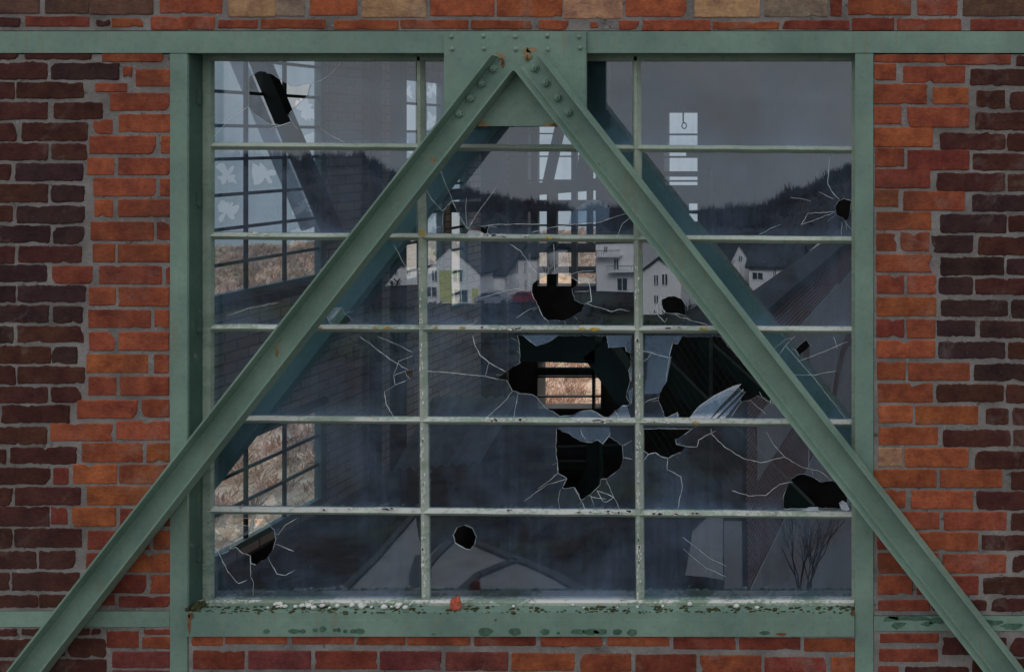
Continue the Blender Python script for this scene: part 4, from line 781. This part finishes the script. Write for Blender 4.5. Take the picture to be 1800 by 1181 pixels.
member('roof_beam', 'second dark horizontal beam just below the first', [(640, 366), (1120, 360)], 7.9, .12, .12, M['steel_in'])
member('bunker_edge', 'big dark green trough edge in front of the low far opening', [(905, 606), (1052, 610), (1125, 710)], 2.2, .17, .12, M['steel_dim'])
member('steel_column', 'green column behind the hole in the right hand panes', [(1240, 300), (1240, 1300)], 3.0, .075, .1, M['steel_dim'])
member('inner_diagonal', 'green diagonal behind the hole in the right hand panes', [(1190, 560), (1370, 720)], 3.1, .07, .06, M['steel_dim'])
member('inner_diagonal', 'lower green diagonal behind the hole in the right hand panes', [(1120, 600), (1420, 900)], 2.6, .12, .05, M['steel_dim'])
member('portal_frame', 'green H shaped frame seen through the lowest large hole', [(1046, 760), (1046, 1100)], 5.0, .11, .1, M['steel_dim'])
member('frame_rail', 'green rail crossing the H shaped frame', [(960, 792), (1110, 788)], 5.06, .07, .06, M['steel_dim'])
member('frame_rail', 'lower short green rail beside the frame post', [(960, 816), (1042, 816)], 5.1, .06, .06, M['steel_dim'])
member('frame_stay', 'slanting green stay below the short rail', [(1012, 900), (1038, 818)], 5.2, .08, .05, M['steel_dim'])
cs = thing('chute', P(760, 830, 3.4), 'pale corrugated sheet chute leaning inside the hall', 'sheet metal')
mb = MB(); n_ = 16
for i in range(n_):
    f0, f1 = i/n_, (i+1)/n_; lo0, lo1 = P(690+150*f0, 828-12*f0, 3.4), P(690+150*f1, 828-12*f1, 3.4); hi0, hi1 = P(760+150*f0, 700, 4.6), P(760+150*f1, 700, 4.6); d_ = Vector((0, .02*(i % 2), .02*(i % 2))); e_ = Vector((0, .02*((i+1) % 2), .02*((i+1) % 2)))
    mb.add([lo0+d_, lo1+e_, hi1+e_, hi0+d_, lo0+d_+Vector((0, .01, -.01)), lo1+e_+Vector((0, .01, -.01)), hi1+e_+Vector((0, .01, -.01)), hi0+d_+Vector((0, .01, -.01))], [(0, 1, 2, 3), (4, 7, 6, 5)])
mb.build('sheet', plain('galvanised_sheet', (.20, .24, .28), .6, .25, 7), cs, fixn=False)
wm = thing('wire_mesh', P(1230, 900, 2.4), 'diamond wire mesh guard behind the right hand holes', 'wire mesh'); mb = MB()
for i in range(-9, 26):
    for s_ in (1, -1):
        x0 = 1128 + i*12.5; a0, b0 = (x0, 585), (x0+s_*200, 900)
        q = []
        for f in (0, .25, .5, .75, 1): q.append((a0[0]+(b0[0]-a0[0])*f, a0[1]+(b0[1]-a0[1])*f))
        for k in range(4):
            if 1120 < q[k][0] < 1345 and 1120 < q[k+1][0] < 1345: mb.cyl(P(*q[k], 2.4), P(*q[k+1], 2.4), .0016, 4)
mb.build('wires', M['steel_dim'], wm)

# ------------------------------------------------------------------ ground all round, falling away beyond the rim
mb = MB(); NA = 128; rs = [0, 12, 24, 36, 48, 60, 75, 90, 110, 130, 150, 165, 180, 200, 220, 245, 275, 310, 380, 520, 800, 1400, 2600, 5000]
for r_ in rs:
    for k in range(NA):
        a_ = 6.2832*k/NA; dx, dy = math.sin(a_), math.cos(a_); rim = 245 if dy > 0 else 245 + 65*min(1, -dy*2.2)
        z = -max(0, r_-rim)*.22 + noise.noise(Vector((dx*r_*.02, dy*r_*.02, 0)))*1.0*min(1, r_/60)*(1 if dy > 0 else .15)
        mb.v.append((dx*r_, dy*r_+4, z))
for i in range(len(rs)-1):
    for k in range(NA): mb.f.append([i*NA+k, i*NA+(k+1) % NA, (i+1)*NA+(k+1) % NA, (i+1)*NA+k]); mb.m.append(0); mb.c.append(None)
g = NT('ground'); p = g.obj(); yy = g.n('ShaderNodeSeparateXYZ', {0: p}).outputs[1]
n1 = g.noise(p, .35, 8, .75); n2 = g.noise(p, .055, 5, .6); n3 = g.noise(g.stretch(p, 1, 1, 1), 1.6, 6, .8)
dry = g.mix(g.rng(n1, .38, .66), (.34, .24, .17), (.56, .44, .34)); dry = g.mix(g.rng(g.noise(p, 2.2, 5, .7), .45, .70, 0, .5), dry, (.62, .48, .42)); dry = g.mix(g.rng(n2, .60, .70), dry, (.26, .30, .11)); dry = g.mix(g.rng(n3, .58, .70), dry, (.50, .34, .28))
scr = g.mix(g.rng(n1, .38, .66), (.022, .023, .026), (.062, .055, .054)); scr = g.mix(g.rng(n2, .52, .66), scr, (.055, .07, .04))
M['ground'] = g.finish(g.mix(g.rng(yy, -10, 8), scr, dry), 1.0, g.bump(n3, .6, .3), .05)
mb.build('ground', M['ground'], kind='structure')
def gd(py): return 21*F0/(py-245)
def G(px, py, z=0.03): v_ = V(px, py, gd(py)); return Vector((v_.x, v_.y, z))
mb = MB(); pol = [(600, 1050), (665, 985), (735, 903), (742, 985), (775, 952), (810, 950), (870, 970), (950, 1000), (1040, 1049)]
pg = [G(*q) for q in pol]; mb.add(pg, [tuple(t) for t in geometry.tessellate_polygon([pg])]); M['pave'] = plain('concrete', (.18, .185, .19), .9, .18, .6)
pol2 = [(1205, 1010), (1218, 935), (1255, 900), (1330, 908), (1420, 925), (1560, 965), (1560, 1100), (1400, 1050), (1290, 1020)]
pg2 = [G(*q) for q in pol2]; mb.add(pg2, [tuple(t) for t in geometry.tessellate_polygon([pg2])]); mb.build('forecourt', M['pave'], kind='structure', fixn=False)
def kerb(pts, wd):
    mb = MB()
    for i in range(len(pts)-1):
        a_, b_ = G(*pts[i], .1), G(*pts[i+1], .1); mb.beam(a_, b_, wd, .2, up=(0, 0, 1))
    return mb
kerb([(596, 1049), (662, 983), (738, 898)], .35).build('kerb', plain('dark_kerb', (.05, .052, .055), .9), kind='structure')
kerb([(803, 1046), (838, 1012), (905, 984)], .4).build('kerb', bpy.data.materials['dark_kerb'], kind='structure')
kerb([(748, 998), (790, 950), (830, 952), (905, 982), (975, 1010), (1040, 1049)], .4).build('kerb', bpy.data.materials['dark_kerb'], kind='structure')
kerb([(735, 1046), (733, 1010), (742, 980)], .6).build('kerb', bpy.data.materials['dark_kerb'], kind='structure')

# ------------------------------------------------------------------ the village behind the camera, mirrored in the panes
M['white'] = plain('white_render', (.86, .86, .87), .9, .06, .4); M['roof'] = plain('slate_roof', (.035, .038, .045), .8, .3, 1.5)
M['lime'+'wall'] = plain('yellow_green_render', (.52, .56, .16), .9, .08, 1); M['dglass'] = plain('dark_window_glass', (.035, .045, .06), .15, .2, 1); M['rail'] = plain('grey_railing', (.12, .12, .13), .6)
def house(label, x0, x1, eave, ridge, base, depth, gable=True, wins=(), accents=(), apex=None, overhang=6, doors=(), balc=(), name='house', wall='white'):
    d = gd(base); s = d/F0; h0 = Vector((V((x0+x1)/2, base, d).x, V(0, base, d).y, 0)); t = thing(name, h0, label, 'house', 'village houses mirrored in the panes')
    def W(px, py, dd=0): v_ = V(px, py, d); return Vector((v_.x, v_.y-dd, v_.z))
    bm_ = V(x0, base, d); zb = -.5; ze, zr_ = V(0, eave, d).z, V(0, ridge, d).z; X0, X1 = V(x0, 0, d).x, V(x1, 0, d).x; Y = bm_.y; ax = V(apex, 0, d).x if apex else (X0+X1)/2
    mb = MB(); o = overhang*s
    if gable:
        mb.prism([(X0, zb), (X1, zb), (X1, ze), (ax, zr_), (X0, ze)], (0, Y, 0), (0, Y-depth, 0), Vector((1, 0, 0)), Vector((0, 0, 1))); mb.build('wall', M[wall], t)
        mb = MB(); th = .35
        for (ex, sg) in ((X0, -1), (X1, 1)):
            dx, dz = ex-ax, ze-zr_; l = math.hypot(dx, dz); ux, uz = dx/l, dz/l
            E = (ax+ux*(l+o), zr_+uz*(l+o)); mb.prism([(ax, zr_+.03), (E[0], E[1]+.03), (E[0], E[1]+th), (ax, zr_+th+.05)], (0, Y+o*.7, 0), (0, Y-depth-o*.5, 0), Vector((1, 0, 0)), Vector((0, 0, 1)))
        mb.build('roof', M['roof'], t)
    else:
        mb.box((X0, Y, zb), (X1, Y-depth, ze)); mb.build('wall', M[wall], t); mb = MB()
        if zr_ > ze + .1:
            mb.prism([(Y+o, ze+.02), (Y-depth/2, zr_), (Y-depth-o, ze+.02), (Y-depth-o, ze+.3), (Y-depth/2, zr_+.35), (Y+o, ze+.3)], (X0-o, 0, 0), (X1+o, 0, 0), Vector((0, 1, 0)), Vector((0, 0, 1)))
        else: mb.box((X0-.15, Y+.15, ze), (X1+.15, Y-depth-.15, ze+.35))
        mb.build('roof', M['roof'], t)
    for (a0, b0, a1, b1) in accents:
        p0, p1 = W(a0, b0), W(a1, b1); mb = MB(); mb.box((p0.x, Y+.03, p1.z), (p1.x, Y-.02, p0.z)); mb.build('coloured_panel', M['limewall'], t)
    for kind_, lst in (('window', wins), ('door', doors)):
        for (a0, b0, a1, b1) in lst:
            p0, p1 = W(a0, b0), W(a1, b1); fr = .09; mb = MB()
            for bb in (((p0.x, p1.z), (p0.x+fr, p0.z)), ((p1.x-fr, p1.z), (p1.x, p0.z)), ((p0.x+fr, p0.z-fr), (p1.x-fr, p0.z)), ((p0.x+fr, p1.z), (p1.x-fr, p1.z+fr)), (((p0.x+p1.x)/2-.05, p1.z+fr), ((p0.x+p1.x)/2+.05, p0.z-fr))):
                mb.box((bb[0][0], Y+.10, bb[0][1]), (bb[1][0], Y+.035, bb[1][1]))
            f_ = mb.build(kind_, M['white'], t); mb = MB(); mb.box((p0.x+.01, Y+.06, p1.z+.01), (p1.x-.01, Y+.034, p0.z-.01)); mb.build('pane', M['dglass'], f_)
    for (a0, a1, py, hh) in balc:
        p0, p1 = W(a0, py), W(a1, py); mb = MB(); mb.box((p0.x, Y+1.4, p0.z), (p1.x, Y+.001, p0.z+.2)); bl_ = mb.build('balcony', M['white'], t); mb = MB(); n_ = 14; zt = p0.z+.2+hh*s
        for k in range(n_+1): x = p0.x+(p1.x-p0.x)*k/n_; mb.box((x-.025, Y+1.38, p0.z+.2), (x+.025, Y+1.33, zt))
        mb.box((p0.x, Y+1.4, zt), (p1.x, Y+1.31, zt+.08)); mb.build('railing', M['rail'], bl_)
    return t
house('white gabled house with yellow green wall panels', 744, 842, 480, 432, 532, 9, apex=793, wins=[(760, 473, 771, 496), (798, 473, 815, 495)], doors=[(748, 505, 769, 524), (798, 507, 824, 531)], accents=[(773, 474, 795, 531), (830, 506, 841, 530)])
house('low white house with a big dark roof, right of the yellow green one', 846, 884, 486, 440, 524, 12, gable=False, wins=[(852, 503, 857, 517), (862, 503, 868, 517)])
house('long white house with tall narrow windows and hipped dark roof', 862, 946, 453, 428, 516, 10, gable=False, wins=[(905, 458, 911, 480), (920, 458, 926, 480), (905, 488, 911, 508), (920, 488, 926, 508)])
house('small pale house at the left end of the village', 672, 738, 468, 446, 505, 9, gable=False, wins=[(690, 478, 697, 488), (712, 478, 719, 488)])
house('white flat block with railed balconies', 1046, 1122, 424, 424, 512, 10, gable=False, wins=[(1060, 428, 1068, 440), (1078, 450, 1088, 472)], doors=[(1084, 486, 1104, 510)], balc=[(1050, 1094, 446, 9), (1072, 1122, 474, 9)])
house('tall white gabled house with two upper windows', 1122, 1196, 480, 454, 552, 10, apex=1158, wins=[(1147, 482, 1157, 502), (1162, 480, 1174, 501), (1147, 516, 1157, 532)])
house('narrow white gable behind the tall house', 1280, 1320, 464, 428, 502, 9, apex=1297, wins=[(1295, 448, 1303, 461), (1288, 470, 1291, 486), (1297, 466, 1300, 486)])
house('white cottage with long dark roof and one wide window', 1314, 1400, 472, 438, 515, 8, gable=False, wins=[(1320, 478, 1341, 492), (1357, 472, 1364, 486)])
house('grey gable among the trees far right', 1420, 1480, 440, 412, 470, 9, wins=[(1440, 445, 1448, 456)])
house('pale house half hidden at the far left', 560, 640, 470, 448, 498, 9, gable=False, wins=[(590, 476, 600, 488)])
def car(px, base, label, col, flip=1):
    d = gd(base); v_ = V(px, base, d); t = thing('parked_car', (v_.x, v_.y, .05), label, 'car', 'cars parked in front of the houses')
    prof = [(-2.1, .25), (-2.15, .75), (-1.95, .95), (-1.1, 1.02), (-.55, 1.45), (1.0, 1.5), (1.75, 1.05), (2.1, .95), (2.15, .35), (2.0, .22)]
    prof = [(x*flip, z) for x, z in prof]; mb = MB(); mb.prism(prof, (v_.x, v_.y+.85, 0), (v_.x, v_.y-.85, 0), Vector((1, 0, 0)), Vector((0, 0, 1))); mb.build('body', plain('car_paint_'+label.split()[0], col, .3), t)
    mb = MB(); g_ = [(-.95, 1.03), (-.5, 1.38), (.25, 1.42), (.25, 1.03)]; mb.prism([(x*flip, z) for x, z in g_], (v_.x, v_.y+.87, 0), (v_.x, v_.y-.87, 0), Vector((1, 0, 0)), Vector((0, 0, 1))); g_ = [(.33, 1.03), (.33, 1.42), (.95, 1.42), (1.5, 1.06)]; mb.prism([(x*flip, z) for x, z in g_], (v_.x, v_.y+.87, 0), (v_.x, v_.y-.87, 0), Vector((1, 0, 0)), Vector((0, 0, 1))); mb.build('window', M['dglass'], t)
    for sx in (-1.3, 1.3):
        for sy in (-1, 1): mb = MB(); mb.cyl((v_.x+sx*flip, v_.y+sy*.9, .33), (v_.x+sx*flip, v_.y+sy*.68, .33), .33, 14); mb.build('wheel', M['steel_in'], t)
car(918, 531, 'dark red hatchback parked before the houses', (.22, .025, .03)); car(868, 533, 'grey hatchback parked left of the red one', (.25, .27, .3), -1)

# wooded ridge behind the village
PRO = [(0, 262), (370, 262), (570, 268), (640, 262), (700, 300), (780, 318), (880, 334), (960, 346), (1050, 366), (1110, 398), (1180, 422), (1230, 404), (1300, 366), (1400, 322), (1480, 286), (1600, 255), (1700, 240), (2600, 235)]
def ridge(px):
    for (a_, b_), (c_, d_) in zip(PRO, PRO[1:]):
        if a_ <= px <= c_: return b_+(d_-b_)*(px-a_)/(c_-a_)
    return 250
mb = MB(); cols = [x for x in range(0, 2601, 12)]; rows_ = [(228, 0), (240, .45), (255, .85), (270, 1.0), (300, .6), (360, -1.2)]
for px in cols:
    for dd, f in rows_:
        v_ = V(px, ridge(px)+22, 262); top_z = max(1.5, v_.z); mb.v.append((V(px, 0, dd).x, V(px, 0, dd).y, (top_z*f if f > 0 else f*10-1) + noise.noise(Vector((px*.02, dd*.03, 2)))*.6))
n_ = len(rows_)
for i in range(len(cols)-1):
    for j in range(n_-1): mb.f.append([i*n_+j, (i+1)*n_+j, (i+1)*n_+j+1, i*n_+j+1]); mb.m.append(0); mb.c.append(None)
M['wood'] = plain('bare_wood', (.040, .038, .045), 1, .4, .15); mb.build('hill', M['wood'], kind='structure', fixn=False)
mb = MB()
for i in range(5200):
    px = R.uniform(330, 1720); f = R.random()**.6; dd = 232+38*f; v_ = V(px, ridge(px)+22, 262); z = max(1.5, v_.z)*min(1, .1+f); x = V(px, 0, dd).x; y = V(px, 0, dd).y; h = R.uniform(1.2, 3.2)*(1+.6*noise.noise(Vector((px*.03, 0, 0))))
    for k in range(7):
        a_ = R.uniform(-.55, .55); b_ = R.uniform(-.5, .5); l = h*R.uniform(.5, 1); o_ = len(mb.v); bx, by = x+R.uniform(-.5, .5), y+R.uniform(-.5, .5); z0 = z+h*R.uniform(-.2, .4)
        mb.add([(bx-.13, by, z0), (bx+.13, by, z0), (bx+a_*l, by+b_*l, z0+l)], [(0, 1, 2)])
mb.build('woodland', M['wood'], label='bare brown winter wood covering the ridge behind the village', cat='woodland', kind='stuff', fixn=False)
# bare trees
M['bark'] = plain('bark', (.045, .040, .038), .95, .3, 8)
def bare_tree(base, height, label, seed, spread=.55, lev=5, group=None, r0=None, fork=.35):
    rr = random.Random(seed); t = thing('bare_tree', base, label, 'tree', group); tr = MB(); cr = MB()
    def seg(mb, a_, b_, r1, r2, n=5): mb.cyl(a_, b_, r1, n, r2)
    r0 = r0 or height*.018; f = Vector(base)+Vector((rr.uniform(-.2, .2), rr.uniform(-.2, .2), height*fork)); seg(tr, base, f, r0, r0*.7, 8); tr.build('trunk', M['bark'], t)
    def grow(p_, d_, l, r_, k):
        q_ = p_ + d_*l*.5 + Vector((rr.uniform(-.06, .06), rr.uniform(-.06, .06), 0))*l; e_ = q_ + (d_+Vector((rr.uniform(-.2, .2), rr.uniform(-.2, .2), rr.uniform(-.05, .2)))).normalized()*l*.5
        seg(cr, p_, q_, r_, r_*.8, 4 if k < 3 else 3); seg(cr, q_, e_, r_*.8, r_*.55, 4 if k < 3 else 3)
        if k >= lev: return
        for i in range(rr.choice((2, 3, 3))):
            nd = (d_ + Vector((rr.uniform(-1, 1), rr.uniform(-1, 1), rr.uniform(-.25, .5)))*spread).normalized(); grow(e_ if i else q_, nd, l*rr.uniform(.62, .86), r_*.55, k+1)
    for i in range(5): grow(f, Vector((rr.uniform(-1, 1)*spread*1.4, rr.uniform(-1, 1)*spread*1.4, 1)).normalized(), height*(1-fork)*.34, r0*.5, 1)
    cr.build('crown', M['bark'], t, fixn=False)
for i, (px, base, hp_, lab) in enumerate(((655, 560, 95, 'bare tree left of the village houses'), (962, 520, 80, 'bare tree between the long house and the balcony block'), (1020, 545, 60, 'low bare tree in front of the balcony block'), (1245, 545, 120, 'tall bare tree between the two right hand gables'), (590, 600, 150, 'tall bare tree mirrored at the left'), (1215, 530, 90, 'bare tree just right of the tall gabled house'))):
    d = gd(base); v_ = V(px, base, d); bare_tree((v_.x, v_.y, 0), hp_*d/F0, lab, 11+i, group='bare trees in the village')
v_ = V(1412, 1062, 19); bare_tree((v_.x, v_.y, 0), v_.z+2.2, 'bare twiggy tree close to the hall, mirrored in the lower right pane', 5, .42, 6, r0=.05, fork=v_.z/(v_.z+2.2))

# neighbouring wing with brick gable, mirrored at the right
nb = thing('brick_wing', (-2, -19, 0), 'dark brick wing with pale rendered panels and a brick arch, mirrored at the right', 'building')
def NX(px, py):   # point on the wing wall plane X = -1.63
    dd = (XC+1.63)*F0/(1700-px); return (0.2-(dd-DC), ZC-(py-245)*dd/F0)
mb = MB(); mb.box((-1.95, -11.5, -1), (-1.64, -11.79, ZC-2.9)); mb.build('end_wall', M['soot2'], nb)
mb = MB(); mb.box((-1.93, -11.48, ZC-14), (-1.66, -11.498, ZC-5.8)); mb.build('end_panel', plain('pale_render', (.21, .22, .235), .95, .15, .8), nb)
mb = MB(); mb.box((-1.95, -11.8, -1), (-1.63, -30, ZC-2.9)); mb.build('wall', mat_inner_brick('wing_brick', (.12, .060, .055), (.085, .048, .05), (.36, .32, .32), 1), nb)
mb = MB(); mb.prism([(-2.1, ZC-2.88), (-1.45, ZC-2.88), (-1.45, ZC-2.72), (-1.8, ZC-2.60), (-2.1, ZC-2.72)], (0, -11.5, 0), (0, -30.3, 0), Vector((1, 0, 0)), Vector((0, 0, 1))); mb.build('roof', M['roof'], nb)
M['render'] = plain('grey_render', (.26, .27, .295), .95, .15, .8)
mb = MB()
for (yA, yB, zA, zB) in ((-15.0, -17.9, -3.7, -4.35), (-18.0, -22.5, -3.7, -6.5), (-22.5, -29.5, -3.8, -6.9), (-12.5, -15.9, -4.5, -5.5), (-11.81, -29.6, -6.95, -14)): mb.box((-1.62, yA, ZC+zB), (-1.60, yB, ZC+zA))
mb.build('rendered_panel', M['render'], nb)
mb = MB(); n_ = 22; cy_, cz_ = -25.0, ZC-7.0
for i in range(n_):
    a0, a1 = 6.2832*i/n_, 6.2832*(i+1)/n_; q_ = [(-1.59, cy_+rx*math.cos(a), cz_+rx*.42*math.sin(a)) for rx, a in ((3.6, a0), (3.6, a1), (2.6, a1), (2.6, a0))]; mb.add(q_ + [(x-.02, y, z) for x, y, z in q_], [(0, 1, 2, 3), (4, 7, 6, 5)])
mb.build('arch', bpy.data.materials['wing_brick'], nb, fixn=False)

# scrub on the slopes and hedges round the village
def scrub(name, spots, mat, label, cat, size=(.5, 1.5), nk=16, th=(.06, .16)):
    mb = MB()
    for (x, y, z) in spots:
        h = R.uniform(*size)
        for k in range(nk):
            a_ = R.uniform(0, 6.2832); t_ = R.uniform(0, 1.0); d_ = Vector((math.cos(a_)*t_, math.sin(a_)*t_, R.uniform(.2, 1.0))); b_ = Vector((x, y, z)) + Vector((math.cos(a_), math.sin(a_), 0))*h*.35*R.random(); e_ = b_ + d_*h; sd_ = Vector((-math.sin(a_), math.cos(a_), 0))*h*R.uniform(*th)
            mb.add([b_-sd_*.4, b_+sd_*.4, e_+sd_, e_-sd_*.6+Vector((0, 0, .1*h))], [(0, 1, 2, 3)])
    mb.build(name, mat, label=label, cat=cat, kind='stuff', fixn=False)
M['scrub_tan'] = plain('autumn_scrub', (.46, .30, .22), 1, .6, .35); M['scrub_gold'] = plain('dry_tussock', (.62, .50, .36), 1, .5, .3); M['hedge'] = plain('dark_hedge', (.030, .036, .028), 1, .4, .5)
sa, sb = [], []
for i in range(6500):
    px = R.choice((R.uniform(330, 640), R.uniform(330, 640), R.uniform(900, 1090))); d = 45+200*R.random()**.8; x = XC+(px-1700)*d/F0; y = d-DC; rr_ = math.hypot(x, y-4)
    if rr_ > 243: continue
    q = (x, y, noise.noise(Vector((x*.02, (y-4)*.02, 0)))*min(1, rr_/60)); (sa if noise.noise(Vector((x*.03, y*.03, 7))) > 0 else sb).append(q)
scrub('autumn_bushes', sa, M['scrub_tan'], 'reddish brown autumn scrub on the slope outside the far windows', 'scrub', (.35, 1.1), 14, (.025, .07))
scrub('dry_grass', sb, M['scrub_gold'], 'pale dry tussock grass on the slope outside the far windows', 'grass', (.25, .7), 14, (.02, .05))
sh_ = []
for i in range(260):
    px = R.uniform(560, 1330); py = R.choice((R.uniform(540, 552), R.uniform(552, 640), R.uniform(552, 640), R.uniform(498, 512))); v_ = V(px, py, gd(py)); sh_.append((v_.x, v_.y, 0))
scrub('hedges', sh_, M['hedge'], 'dark winter hedges and bushes round the village houses', 'hedge', (.6, 1.3))
